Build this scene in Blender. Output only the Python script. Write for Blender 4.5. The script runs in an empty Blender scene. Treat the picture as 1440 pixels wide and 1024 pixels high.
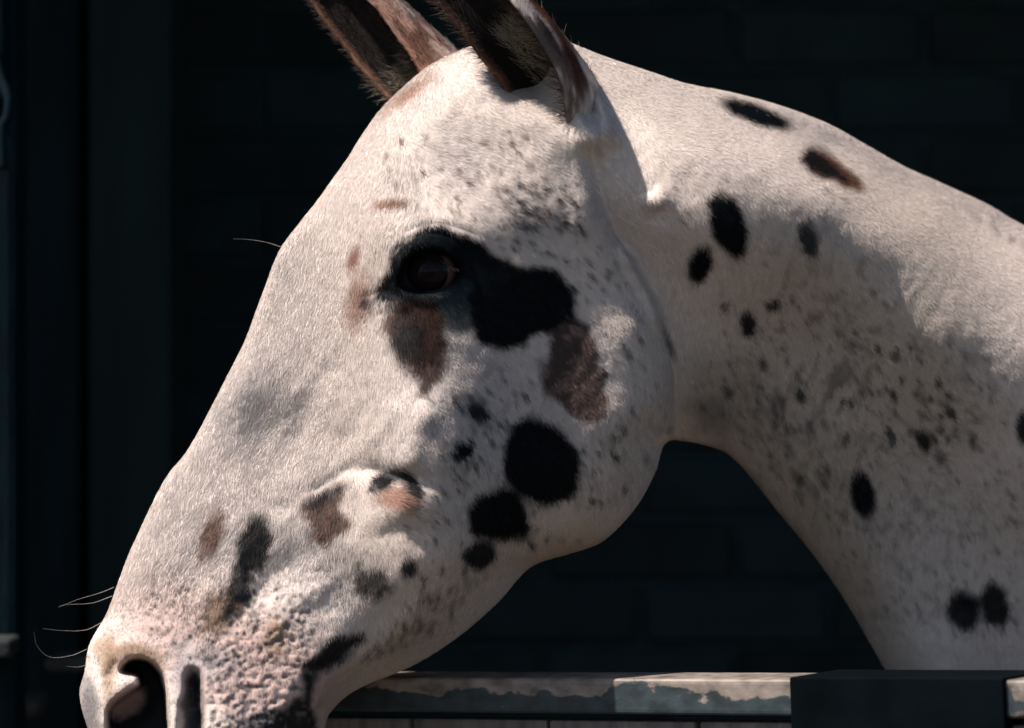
import bpy, math, random
import numpy as np

# ------------------------------------------------------------------ camera, world, sun, exposure
scene = bpy.context.scene
C = scene.collection
S = 1700.0      # photo pixels per metre at the horse's head
D = 3.0         # camera distance to the head
ZC = 1.55       # eye height of the camera
cam_d = bpy.data.cameras.new('camera')
cam = bpy.data.objects.new('camera', cam_d)
C.objects.link(cam)
cam.location = (0, -D, ZC)
cam.rotation_euler = (math.radians(90), 0, 0)
cam_d.sensor_width = 36.0
cam_d.lens = 36.0 * D / (1440.0 / S)
cam_d.clip_start = 0.05
cam_d.clip_end = 300
cam_d.dof.use_dof = True
cam_d.dof.focus_distance = D - 0.085
cam_d.dof.aperture_fstop = 4.5
scene.camera = cam

SUN = np.array([-0.54, -0.21, 0.80]); SUN /= np.linalg.norm(SUN)
EXPOSURE = 0.68
world = bpy.data.worlds.new('World')
scene.world = world
world.use_nodes = True
wn = world.node_tree.nodes; wl = world.node_tree.links
sky = wn.new('ShaderNodeTexSky')
sky.sky_type = 'NISHITA'
sky.sun_disc = False
sky.sun_elevation = math.asin(SUN[2])
sky.sun_rotation = math.atan2(SUN[0], SUN[1])
bg = wn['Background']
bg.inputs['Strength'].default_value = 0.06
wl.new(sky.outputs['Color'], bg.inputs['Color'])
sun_d = bpy.data.lights.new('sun', 'SUN')
sun_d.energy = 5.0
sun_d.angle = math.radians(0.6)
sun_d.color = (1.0, 0.90, 0.83)
sun = bpy.data.objects.new('sun', sun_d)
C.objects.link(sun)
from mathutils import Vector
sun.rotation_euler = Vector(SUN).to_track_quat('Z', 'Y').to_euler()
sun.location = (-2, -2, 5)
vs = scene.view_settings
vs.view_transform = 'Standard'
vs.look = 'None'
vs.exposure = EXPOSURE
vs.gamma = 1.0
vs.use_curve_mapping = False
scene.cycles.max_bounces = 5
scene.cycles.diffuse_bounces = 3
scene.cycles_curves.shape = 'THICK'

rng = np.random.default_rng(7)
random.seed(7)

# ------------------------------------------------------------------ small helpers
def tag(o, label=None, cat=None, group=None, kind=None):
    if label: o['label'] = label
    if cat: o['category'] = cat
    if group: o['group'] = group
    if kind: o['kind'] = kind
    return o

def link_mesh(name, me, parent=None, mat=None):
    o = bpy.data.objects.new(name, me)
    C.objects.link(o)
    if mat: me.materials.append(mat)
    if parent: o.parent = parent
    return o

def at(u, v, y):
    """world point seen at photo pixel (u, v) when it lies at depth y"""
    k = (D + y) / D
    return np.array([(u - 720.0) / S * k, y, ZC - (v - 512.0) / S * k])

def hash2(ix, iy, seed):
    n = (ix.astype(np.int64) * 374761393 + iy.astype(np.int64) * 668265263 + seed * 974634757) & 0x7fffffff
    n = ((n ^ (n >> 13)) * 1274126177) & 0x7fffffff
    n = n ^ (n >> 16)
    return (n & 0xffffff) / float(0xffffff)

def vnoise(u, v, s, seed=0):
    x = u / s; y = v / s
    ix = np.floor(x); iy = np.floor(y)
    fx = x - ix; fy = y - iy
    fx = fx * fx * (3 - 2 * fx); fy = fy * fy * (3 - 2 * fy)
    ix = ix.astype(np.int64); iy = iy.astype(np.int64)
    a = hash2(ix, iy, seed); b = hash2(ix + 1, iy, seed)
    c = hash2(ix, iy + 1, seed); d = hash2(ix + 1, iy + 1, seed)
    return (a * (1 - fx) + b * fx) * (1 - fy) + (c * (1 - fx) + d * fx) * fy   # 0..1

def fbm(u, v, s, seed=0, octv=3):
    t = 0; a = 1; n = 0
    for k in range(octv):
        t = t + a * vnoise(u, v, s / 2 ** k, seed + 17 * k); n += a; a *= 0.5
    return t / n

def sstep(a, b, x):
    t = np.clip((x - a) / (b - a), 0, 1)
    return t * t * (3 - 2 * t)

def spline(pts, n=6, closed=True):
    p = np.array(pts, float)
    m = len(p); out = []
    rngi = range(m) if closed else range(m - 1)
    for i in rngi:
        if closed:
            p0, p1, p2, p3 = p[(i - 1) % m], p[i], p[(i + 1) % m], p[(i + 2) % m]
        else:
            p0, p1, p2, p3 = p[max(i - 1, 0)], p[i], p[i + 1], p[min(i + 2, m - 1)]
        for k in range(n):
            t = k / n
            out.append(0.5 * ((2 * p1) + (-p0 + p2) * t + (2 * p0 - 5 * p1 + 4 * p2 - p3) * t * t + (-p0 + 3 * p1 - 3 * p2 + p3) * t ** 3))
    if not closed: out.append(p[-1])
    return np.array(out)

def seg_dist(U, V, poly, closed=True):
    """distance and nearest point of each (U,V) to a polyline; plus inside flag when closed"""
    U = U.ravel(); V = V.ravel()
    best = np.full(U.shape, 1e18); bx = np.zeros_like(best); by = np.zeros_like(best)
    inside = np.zeros(U.shape, bool)
    m = len(poly)
    for i in range(m if closed else m - 1):
        x0, y0 = poly[i]; x1, y1 = poly[(i + 1) % m]
        dx, dy = x1 - x0, y1 - y0
        L2 = dx * dx + dy * dy + 1e-12
        t = np.clip(((U - x0) * dx + (V - y0) * dy) / L2, 0, 1)
        px = x0 + t * dx; py = y0 + t * dy
        d2 = (U - px) ** 2 + (V - py) ** 2
        k = d2 < best
        best[k] = d2[k]; bx[k] = px[k]; by[k] = py[k]
        if closed and y0 != y1:
            c = ((y0 > V) != (y1 > V))
            inside ^= c & (U < (x1 - x0) * (V - y0) / (y1 - y0) + x0)
    return np.sqrt(best), bx, by, inside

def sample(A, x0, y0, st, U, V):
    """bilinear sample of raster A whose pixel (0,0) is (x0,y0) with step st"""
    fx = np.clip((U - x0) / st, 0, A.shape[1] - 1.001); fy = np.clip((V - y0) / st, 0, A.shape[0] - 1.001)
    ix = fx.astype(int); iy = fy.astype(int); fx = fx - ix; fy = fy - iy
    if A.ndim == 3: fx = fx[..., None]; fy = fy[..., None]
    return (A[iy, ix] * (1 - fx) + A[iy, ix + 1] * fx) * (1 - fy) + (A[iy + 1, ix] * (1 - fx) + A[iy + 1, ix + 1] * fx) * fy

# ------------------------------------------------------------------ materials
def new_mat(name):
    m = bpy.data.materials.new(name); m.use_nodes = True
    return m, m.node_tree.nodes, m.node_tree.links, m.node_tree.nodes['Principled BSDF']

def coat_material():
    m, n, l, b = new_mat('horse_coat')
    a = n.new('ShaderNodeAttribute'); a.attribute_name = 'coat'
    tc = n.new('ShaderNodeTexCoord')
    nz = n.new('ShaderNodeTexNoise'); nz.inputs['Scale'].default_value = 900; nz.inputs['Detail'].default_value = 2
    l.new(tc.outputs['Object'], nz.inputs['Vector'])
    bp = n.new('ShaderNodeBump'); bp.inputs['Strength'].default_value = 0.35; bp.inputs['Distance'].default_value = 0.0006
    l.new(nz.outputs['Fac'], bp.inputs['Height'])
    l.new(bp.outputs['Normal'], b.inputs['Normal'])
    l.new(a.outputs['Color'], b.inputs['Base Color'])
    b.inputs['Roughness'].default_value = 0.62
    b.inputs['Specular IOR Level'].default_value = 0.15
    return m

def hair_material(name='coat_hair', rough=0.5, lie=False):
    m, n, l, b = new_mat(name)
    a = n.new('ShaderNodeAttribute'); a.attribute_name = 'coat'
    l.new(a.outputs['Color'], b.inputs['Base Color'])
    if lie:
        a2 = n.new('ShaderNodeAttribute'); a2.attribute_name = 'lie'
        l.new(a2.outputs['Vector'], b.inputs['Normal'])
    b.inputs['Roughness'].default_value = rough
    b.inputs['Specular IOR Level'].default_value = 0.05
    return m

def rough_mat(name, c0, c1, scale=8, rough=0.8, bump=0.3, dist=0.004, stretch=(1, 1, 1), c2=None, spec=0.3, per_object=0.0):
    """mottled, slightly bumpy solid colour driven by object-space noise"""
    m, n, l, b = new_mat(name)
    tc = n.new('ShaderNodeTexCoord'); mp = n.new('ShaderNodeMapping')
    mp.inputs['Scale'].default_value = stretch
    l.new(tc.outputs['Object'], mp.inputs['Vector'])
    src = mp.outputs['Vector']
    if per_object:
        oi = n.new('ShaderNodeObjectInfo')
        ad = n.new('ShaderNodeVectorMath'); ad.operation = 'ADD'
        sc = n.new('ShaderNodeVectorMath'); sc.operation = 'SCALE'; sc.inputs['Scale'].default_value = 40
        l.new(oi.outputs['Location'], sc.inputs[0]); l.new(src, ad.inputs[0]); l.new(sc.outputs[0], ad.inputs[1])
        src = ad.outputs[0]
    nz = n.new('ShaderNodeTexNoise'); nz.inputs['Scale'].default_value = scale; nz.inputs['Detail'].default_value = 6
    l.new(src, nz.inputs['Vector'])
    cr = n.new('ShaderNodeValToRGB')
    cr.color_ramp.elements[0].position = 0.35; cr.color_ramp.elements[0].color = (*c0, 1)
    cr.color_ramp.elements[1].position = 0.65; cr.color_ramp.elements[1].color = (*c1, 1)
    if c2:
        e = cr.color_ramp.elements.new(0.8); e.color = (*c2, 1)
    l.new(nz.outputs['Fac'], cr.inputs['Fac'])
    col = cr.outputs['Color']
    if per_object:
        hs = n.new('ShaderNodeHueSaturation')
        mr = n.new('ShaderNodeMapRange'); mr.inputs['To Min'].default_value = 1 - per_object; mr.inputs['To Max'].default_value = 1 + per_object
        l.new(oi.outputs['Random'], mr.inputs['Value']); l.new(mr.outputs[0], hs.inputs['Value'])
        l.new(col, hs.inputs['Color']); col = hs.outputs['Color']
    l.new(col, b.inputs['Base Color'])
    bp = n.new('ShaderNodeBump'); bp.inputs['Strength'].default_value = bump; bp.inputs['Distance'].default_value = dist
    n2 = n.new('ShaderNodeTexNoise'); n2.inputs['Scale'].default_value = scale * 5; n2.inputs['Detail'].default_value = 5
    l.new(src, n2.inputs['Vector']); l.new(n2.outputs['Fac'], bp.inputs['Height'])
    l.new(bp.outputs['Normal'], b.inputs['Normal'])
    b.inputs['Roughness'].default_value = rough
    b.inputs['Specular IOR Level'].default_value = spec
    return m

# ------------------------------------------------------------------ boxes
def box_mesh(name, sx, sy, sz, bev=0.004, seg=2, wob=0.0, seed=0, cuts=(1, 1, 1)):
    import bmesh
    bm = bmesh.new()
    bmesh.ops.create_cube(bm, size=1.0)
    for v in bm.verts: v.co = Vector((v.co.x * sx, v.co.y * sy, v.co.z * sz))
    if bev: bmesh.ops.bevel(bm, geom=list(bm.edges), offset=bev, segments=seg, profile=0.6, affect='EDGES')
    if wob:
        r = random.Random(seed)
        for v in bm.verts: v.co += Vector((r.uniform(-wob, wob), r.uniform(-wob, wob), r.uniform(-wob, wob)))
    me = bpy.data.meshes.new(name); bm.to_mesh(me); bm.free()
    for p in me.polygons: p.use_smooth = False
    return me

def box(name, lo, hi, mat, parent=None, **k):
    lo = np.array(lo, float); hi = np.array(hi, float)
    me = box_mesh(name, *(hi - lo), **k)
    o = link_mesh(name, me, parent, mat)
    o.location = (lo + hi) / 2
    return o

# ------------------------------------------------------------------ setting: yard, stable shell
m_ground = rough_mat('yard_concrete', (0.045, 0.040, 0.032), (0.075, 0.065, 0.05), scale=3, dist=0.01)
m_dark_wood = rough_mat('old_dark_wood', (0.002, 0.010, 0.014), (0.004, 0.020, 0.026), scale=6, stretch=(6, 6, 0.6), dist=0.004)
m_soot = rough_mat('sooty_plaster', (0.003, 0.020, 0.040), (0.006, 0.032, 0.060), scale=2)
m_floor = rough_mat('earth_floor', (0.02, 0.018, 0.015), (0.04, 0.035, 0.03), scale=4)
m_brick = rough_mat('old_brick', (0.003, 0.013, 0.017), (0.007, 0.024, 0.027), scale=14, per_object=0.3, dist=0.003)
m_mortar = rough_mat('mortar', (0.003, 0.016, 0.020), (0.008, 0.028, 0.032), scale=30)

def sheet(name, lo, hi, z, mat):
    me = bpy.data.meshes.new(name)
    me.from_pydata([(lo[0], lo[1], z), (hi[0], lo[1], z), (hi[0], hi[1], z), (lo[0], hi[1], z)], [], [(0, 1, 2, 3)])
    return tag(link_mesh(name, me, None, mat), kind='structure')

sheet('ground', (-120, -120), (120, 120), 0.0, m_ground)
sheet('stable_floor', (-3.0, 0.0), (3.4, 4.2), 0.004, m_floor)

OPX0, OPX1, OPZ = -0.98, 1.25, 2.34          # doorway
WY0, WY1 = 0.34, 0.56                         # front wall thickness
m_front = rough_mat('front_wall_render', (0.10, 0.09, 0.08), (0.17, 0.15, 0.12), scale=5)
w = bpy.data.objects.new('stable_building', None); C.objects.link(w); w.location = (0, 0.13, 0)
tag(w, 'dark stable building whose open doorway the spotted horse looks out of', 'stable')
def wpart(name, lo, hi, mat, **k):
    o = box(name, lo, hi, mat, w, bev=0, **k); o.location -= w.location; return o
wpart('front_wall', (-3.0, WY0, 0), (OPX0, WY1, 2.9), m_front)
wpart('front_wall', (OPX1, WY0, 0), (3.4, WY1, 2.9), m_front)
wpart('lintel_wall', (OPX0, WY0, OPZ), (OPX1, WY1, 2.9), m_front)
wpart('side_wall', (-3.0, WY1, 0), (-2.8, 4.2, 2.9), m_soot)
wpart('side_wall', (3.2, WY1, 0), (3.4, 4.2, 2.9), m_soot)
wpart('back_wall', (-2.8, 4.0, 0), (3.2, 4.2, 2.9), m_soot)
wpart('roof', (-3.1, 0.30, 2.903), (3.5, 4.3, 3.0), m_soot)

# interior brick partition behind the horse, brick by brick
BY = 1.30
bw = bpy.data.objects.new('brick_partition', None); C.objects.link(bw); bw.location = (-0.1, BY + 0.06, 0)
tag(bw, 'dim old brick partition wall inside the stable behind the horse face', 'wall')
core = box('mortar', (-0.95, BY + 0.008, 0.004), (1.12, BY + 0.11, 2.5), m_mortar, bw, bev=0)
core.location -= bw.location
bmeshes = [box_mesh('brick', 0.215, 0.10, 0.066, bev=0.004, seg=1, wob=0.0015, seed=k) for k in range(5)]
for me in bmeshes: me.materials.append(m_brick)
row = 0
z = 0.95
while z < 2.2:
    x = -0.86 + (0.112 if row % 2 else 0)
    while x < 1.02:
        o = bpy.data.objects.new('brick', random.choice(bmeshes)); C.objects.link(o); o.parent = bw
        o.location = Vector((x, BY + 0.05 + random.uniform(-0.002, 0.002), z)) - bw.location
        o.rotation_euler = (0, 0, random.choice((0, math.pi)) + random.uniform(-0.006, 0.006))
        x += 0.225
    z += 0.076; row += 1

# posts at the left
def px_box(name, u0, u1, v0, v1, y0, y1, mat, parent=None, **k):
    a = at(u0, v1, y0); b_ = at(u1, v0, y0)
    o = box(name, (a[0], y0, a[2]), (b_[0], y1, b_[2]), mat, parent, **k)
    return o

def post(name, label, u0, u1, y0, y1, mat, cat, bev=0.006):
    a = at(u0, 0, y0); b_ = at(u1, 0, y0)
    o = box(name, (a[0], y0, 0.006), (b_[0], y1, 2.60), mat, bev=bev)
    return tag(o, label, cat)
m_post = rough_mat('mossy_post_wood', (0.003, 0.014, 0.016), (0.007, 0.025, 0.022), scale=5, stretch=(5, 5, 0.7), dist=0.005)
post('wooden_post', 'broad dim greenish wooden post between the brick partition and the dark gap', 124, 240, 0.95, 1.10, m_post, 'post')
post('wooden_post', 'narrow near-black post filling the dark gap left of the broad greenish post', 36, 112, 1.02, 1.12, m_dark_wood, 'post')
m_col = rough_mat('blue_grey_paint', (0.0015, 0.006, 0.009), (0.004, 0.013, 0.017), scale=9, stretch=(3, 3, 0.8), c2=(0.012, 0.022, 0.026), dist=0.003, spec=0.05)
dj = bpy.data.objects.new('door_frame', None); C.objects.link(dj)
jb = at(0, 0, 0.40)
dj.location = (at(30, 0, 0.40)[0] - 0.06, 0.42, 0)
tag(dj, 'weathered blue grey door frame at the far left edge', 'door frame')
def djp(name, lo, hi, mat, **k):
    o = box(name, lo, hi, mat, dj, **k); o.location -= dj.location; return o
xr = at(30, 0, 0.40)[0]
djp('jamb', (xr - 0.14, 0.40, 0.006), (xr - 0.004, 0.47, 2.33), m_col, bev=0.008)
z1 = at(0, 20, 0.4)[2]; z0_ = at(0, 150, 0.4)[2]
djp('stop_bead', (xr - 0.034, 0.376, z0_), (xr - 0.012, 0.398, 2.33), m_col, bev=0.007, seg=3)
zl = at(0, 922, 0.36)[2]; zh = at(0, 896, 0.36)[2]
m_stone = rough_mat('pale_ledge', (0.01, 0.016, 0.017), (0.028, 0.034, 0.034), scale=20, dist=0.004)
ld = box('ledge', (xr - 0.20, 0.33, zl), (xr + 0.0, 0.396, zh), m_stone, dj, bev=0.005, seg=3); ld.location -= dj.location
# ring hook on the jamb
def tube_mesh(name, pts, r, n=8, taper=None):
    pts = np.array(pts, float); vs_ = []; fs = []
    up = np.array([0.1, 0.9, 0.2]); 
    for i, p in enumerate(pts):
        t = pts[min(i + 1, len(pts) - 1)] - pts[max(i - 1, 0)]; t /= np.linalg.norm(t) + 1e-9
        a = np.cross(t, up); a /= np.linalg.norm(a) + 1e-9; b2 = np.cross(t, a)
        rr = r if taper is None else r * taper[i]
        for k in range(n):
            an = 2 * math.pi * k / n
            vs_.append(p + rr * (math.cos(an) * a + math.sin(an) * b2))
    for i in range(len(pts) - 1):
        for k in range(n):
            fs.append((i * n + k, i * n + (k + 1) % n, (i + 1) * n + (k + 1) % n, (i + 1) * n + k))
    fs.append(tuple(range(n))[::-1]); fs.append(tuple((len(pts) - 1) * n + k for k in range(n)))
    me = bpy.data.meshes.new(name); me.from_pydata([tuple(v) for v in vs_], [], fs)
    for p in me.polygons: p.use_smooth = True
    return me
m_iron = rough_mat('worn_iron', (0.003, 0.007, 0.009), (0.008, 0.016, 0.02), scale=40, rough=0.6, dist=0.001, spec=0.15)
hk = [at(-12, 60, 0.37), at(2, 110, 0.36), at(12, 140, 0.352), at(10, 165, 0.35), at(4, 180, 0.35), at(5, 240, 0.352)]
hko = link_mesh('hasp', tube_mesh('hasp', spline(hk, 5, False), 0.0045), dj, m_col); hko.location = -Vector(dj.location)

# clutter low on the left behind the muzzle
m_stack = rough_mat('dusty_board', (0.015, 0.023, 0.026), (0.06, 0.07, 0.07), scale=12, stretch=(1, 1, 4), dist=0.004)
for (u0, u1, v0, v1, y0, nm, lb) in ((-60, 52, 985, 1012, 0.55, 'wooden_shelf', 'dusty shelf board low at the left edge, below the ledge'),
                                 (62, 140, 925, 945, 0.62, 'wooden_batten', 'short dim batten on the wall behind the horse nose'),
                                 (-40, 140, 1040, 1080, 0.60, 'wooden_rail', 'dim wooden rail under the shelf board at the lower left')):
    o = px_box(nm, u0, u1, v0, v1, y0, y0 + 0.1, m_stack, bev=0.006)
    tag(o, lb, nm.split('_')[1])

# ------------------------------------------------------------------ stable half door
def paint_mat(name='peeling_door_paint', per=0.0):
    m, n, l, b = new_mat(name)
    tc = n.new('ShaderNodeTexCoord')
    mp = n.new('ShaderNodeMapping'); mp.inputs['Scale'].default_value = (1, 1, 1.6)
    l.new(tc.outputs['Object'], mp.inputs['Vector'])
    nz = n.new('ShaderNodeTexNoise'); nz.inputs['Scale'].default_value = 16; nz.inputs['Detail'].default_value = 9; nz.inputs['Roughness'].default_value = 0.62
    l.new(mp.outputs['Vector'], nz.inputs['Vector'])
    sx = n.new('ShaderNodeSeparateXYZ'); l.new(tc.outputs['Object'], sx.inputs[0])
    # chewed edge: bare wood grows towards the top of the rail
    mr = n.new('ShaderNodeMapRange')
    mr.inputs['From Min'].default_value = -0.004; mr.inputs['From Max'].default_value = 0.0135
    mr.inputs['To Min'].default_value = -0.10; mr.inputs['To Max'].default_value = 0.16
    l.new(sx.outputs['Z'], mr.inputs['Value'])
    ad = n.new('ShaderNodeMath'); ad.operation = 'ADD'
    l.new(nz.outputs['Fac'], ad.inputs[0]); l.new(mr.outputs[0], ad.inputs[1])
    cr = n.new('ShaderNodeValToRGB'); cr.color_ramp.interpolation = 'LINEAR'
    e = cr.color_ramp.elements
    e[0].position = 0.50; e[0].color = (0.022, 0.036, 0.042, 1)
    e[1].position = 0.535; e[1].color = (0.21, 0.175, 0.15, 1)
    l.new(ad.outputs[0], cr.inputs['Fac'])
    n3 = n.new('ShaderNodeTexNoise'); n3.inputs['Scale'].default_value = 60; n3.inputs['Detail'].default_value = 6
    l.new(mp.outputs['Vector'], n3.inputs['Vector'])
    mx = n.new('ShaderNodeMixRGB'); mx.blend_type = 'MULTIPLY'; mx.inputs['Fac'].default_value = 1
    c3 = n.new('ShaderNodeValToRGB'); c3.color_ramp.elements[0].position = 0.3; c3.color_ramp.elements[0].color = (0.45, 0.45, 0.45, 1); c3.color_ramp.elements[1].position = 0.7; c3.color_ramp.elements[1].color = (1.5, 1.5, 1.5, 1)
    l.new(n3.outputs['Fac'], c3.inputs['Fac']); l.new(cr.outputs['Color'], mx.inputs[1]); l.new(c3.outputs['Color'], mx.inputs[2])
    l.new(mx.outputs[0], b.inputs['Base Color'])
    bp = n.new('ShaderNodeBump'); bp.inputs['Strength'].default_value = 0.6; bp.inputs['Distance'].default_value = 0.002
    l.new(ad.outputs[0], bp.inputs['Height']); l.new(bp.outputs['Normal'], b.inputs['Normal'])
    b.inputs['Roughness'].default_value = 0.55
    return m
PL = at(480, 953, 0.04); PR = at(1416, 957, -0.28)          # front top edge of the rail: the door stands ajar
ax_ = Vector(PR - PL).normalized()
ay_ = Vector((-ax_.y, ax_.x, 0)).normalized()
az_ = ax_.cross(ay_).normalized()
def door_x(u):
    t0, t1 = -2.0, 3.0
    for _ in range(50):
        t = (t0 + t1) / 2
        p = PL + t * (PR - PL)
        if 720 + S * D * p[0] / (D + p[1]) < u: t0 = t
        else: t1 = t
    return t * float(np.linalg.norm(PR - PL))
RH = 0.0285
m_paint = paint_mat()
m_bare = rough_mat('bare_grey_plank', (0.10, 0.085, 0.08), (0.19, 0.16, 0.145), scale=9, stretch=(8, 8, 0.7), dist=0.003, per_object=0.2)
m_strip = rough_mat('shade_black_metal', (0.0008, 0.0022, 0.0032), (0.002, 0.0045, 0.006), scale=20, rough=0.8, dist=0.0008, spec=0.03)
from mathutils import Matrix
dr = bpy.data.objects.new('stable_door', None); C.objects.link(dr)
ROTD = Matrix((ax_, ay_, az_)).transposed().to_4x4()
BASE = 1.22
dr.matrix_world = Matrix.Translation(Vector(PL) + ROTD.to_3x3() @ Vector((0.45, 0.03, -BASE))) @ ROTD
tag(dr, 'lower stable door standing ajar with worn peeling dark paint below the horse neck', 'stable door')
def dpart(name, lo, hi, mat, **k):
    """lo, hi in the door's frame: x from the left end of the top edge, z down from the top edge"""
    off = Vector((0.45, 0.03, -BASE))
    o = box(name, lo, hi, mat, dr, **k); o.location -= off; return o
dpart('top_rail', (door_x(432), 0, -RH), (door_x(1700), 0.075, 0), m_paint, bev=0.004, seg=3)
edges = [door_x(u) for u in (440, 566, 760, 970, 1180, 1390, 1600, 1700)]
for k, (a_, b_) in enumerate(zip(edges[:-1], edges[1:])):
    dpart('board', (a_ + 0.0018, 0.008 + 0.002 * (k % 2), -BASE + 0.03), (b_ - 0.0018, 0.034, -RH - 0.006), m_bare, bev=0.0025, seg=2)
# metal cover on the rail, coloured near black to carry the shadow there
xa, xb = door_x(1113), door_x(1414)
dpart('shade_metal_cover', (xa, -0.004, -RH - 0.030), (xb, 0.0795, 0.0022), m_strip, bev=0.002, seg=3)

# ------------------------------------------------------------------ horse outline in photo pixels (continues beyond the frame)
OUT = [(655, 68), (628, 80), (600, 95), (562, 128), (535, 155), (510, 190), (490, 222), (470, 250), (448, 281), (425, 310), (402, 340), (388, 365),
       (374, 402), (360, 440), (345, 480), (324, 522), (302, 565), (281, 605), (262, 637), (243, 660), (229, 681), (216, 706), (199, 742), (181, 782),
       (165, 825), (151, 862), (134, 890), (124, 912), (119, 945), (112, 972), (116, 1000), (126, 1030), (140, 1062), (170, 1100), (220, 1124), (290, 1130),
       (350, 1118), (405, 1090), (440, 1055), (456, 1024), (463, 1003), (486, 979), (517, 961), (562, 943), (600, 924), (650, 890), (700, 846), (733, 808), (757, 791),
       (800, 778), (840, 764), (870, 740), (900, 703), (921, 662), (935, 623), (962, 620), (1000, 628), (1026, 640), (1054, 668), (1092, 716),
       (1132, 764), (1170, 815), (1200, 862), (1225, 906), (1248, 946), (1285, 1020), (1330, 1130), (1380, 1240), (1500, 1330), (1750, 1350), (1960, 1250),
       (2010, 1000), (1990, 700), (1900, 540), (1700, 430), (1560, 370), (1440, 318), (1390, 289), (1330, 261), (1270, 234), (1210, 200), (1165, 175),
       (1100, 150), (1030, 131), (965, 118), (910, 100), (850, 80), (800, 60), (760, 44), (715, 50)]
OUTP = spline(OUT, 5)
HEAD = [(715, 50), (655, 68), (628, 80), (562, 128), (510, 190), (448, 281), (388, 365), (345, 480), (281, 605), (227, 675), (165, 825), (112, 972), (140, 1062),
        (290, 1130), (405, 1090), (463, 1003), (562, 943), (650, 890), (733, 808), (800, 778), (870, 740), (921, 662), (942, 600), (948, 540), (942, 480),
        (922, 425), (893, 370), (862, 312), (842, 250), (830, 190), (810, 120), (790, 70)]
HEADP = spline(HEAD, 5)

# grid lines in photo pixels: fine inside the frame, coarse outside
def lines(a, b, fa, fb, fine, coarse):
    out = [fa]
    while out[-1] < fb: out.append(out[-1] + fine)
    s = fine; x = out[-1]
    while x < b: s = min(s * 1.15, coarse); x += s; out.append(x)
    s = fine; x = fa; pre = []
    while x > a: s = min(s * 1.15, coarse); x -= s; pre.append(x)
    return np.array(pre[::-1] + out)
GU = lines(90, 2030, 100, 1446, 1.7, 9); GV = lines(30, 1370, 36, 1030, 1.7, 9)
PU, PV = np.meshgrid(GU, GV)

# coarse signed distance, refined where it matters
cu = np.arange(70, 2060, 8.0); cv = np.arange(10, 1400, 8.0)
CU, CV = np.meshgrid(cu, cv)
dd, _, _, ins = seg_dist(CU, CV, OUTP)
cd = np.where(ins, dd, -dd).reshape(CU.shape)
d0 = sample(cd, 70, 10, 8.0, PU, PV)
REDGE = 70.0
near = (np.abs(d0) < REDGE + 14)
dist = d0.copy()
NX = np.zeros_like(PU); NY = np.zeros_like(PU); BX = PU.copy(); BY_ = PV.copy()
e_d, e_x, e_y, e_in = seg_dist(PU[near], PV[near], OUTP)
sg = np.where(e_in, 1.0, -1.0)
dist[near] = e_d * sg
BX[near] = e_x; BY_[near] = e_y
NX[near] = (PU[near] - e_x) / (e_d + 1e-9) * sg; NY[near] = (PV[near] - e_y) / (e_d + 1e-9) * sg
inside = dist >= 0
# keep cells that touch the inside; outside corners snap to the outline
cell = inside[:-1, :-1] | inside[1:, :-1] | inside[:-1, 1:] | inside[1:, 1:]
used = np.zeros_like(inside)
used[:-1, :-1] |= cell; used[1:, :-1] |= cell; used[:-1, 1:] |= cell; used[1:, 1:] |= cell
snap = used & ~inside
dpos = np.clip(dist, 0, None)
theta = np.minimum(dpos / REDGE, 1) * (math.pi / 2)
shift = np.where(dpos < REDGE, dpos - REDGE * (1 - np.cos(theta)), 0)
QU = PU - NX * shift; QV = PV - NY * shift
QU[snap] = BX[snap]; QV[snap] = BY_[snap]
EDGE = np.sin(theta)

# ------------------------------------------------------------------ relief of the horse on a 3 px raster, metres towards the camera
RS = 3.0; RX0, RY0 = 60.0, 0.0
ru = np.arange(RX0, 2060, RS); rv = np.arange(RY0, 1400, RS)
U, V = np.meshgrid(ru, rv)

def tps(ctrl):
    c = np.array(ctrl, float); n = len(c)
    s = 500.0
    X = c[:, :2] / s
    def K(r2): return 0.5 * r2 * np.log(r2 + 1e-12)
    r2 = ((X[:, None] - X[None]) ** 2).sum(-1)
    A = np.zeros((n + 3, n + 3)); A[:n, :n] = K(r2) + np.eye(n) * 0.004
    A[:n, n] = 1; A[:n, n + 1:] = X; A[n, :n] = 1; A[n + 1:, :n] = X.T
    w_ = np.linalg.solve(A, np.r_[c[:, 2], 0, 0, 0])
    # evaluated coarsely, then interpolated
    gu = np.arange(40, 2100, 12.0); gv = np.arange(-20, 1440, 12.0)
    a, b = np.meshgrid(gu, gv)
    G = np.zeros_like(a) + w_[n] + w_[n + 1] * a / s + w_[n + 2] * b / s
    for i in range(n):
        G += w_[i] * K((a / s - X[i, 0]) ** 2 + (b / s - X[i, 1]) ** 2)
    return sample(G, 40, -20, 12.0, U, V)

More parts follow.
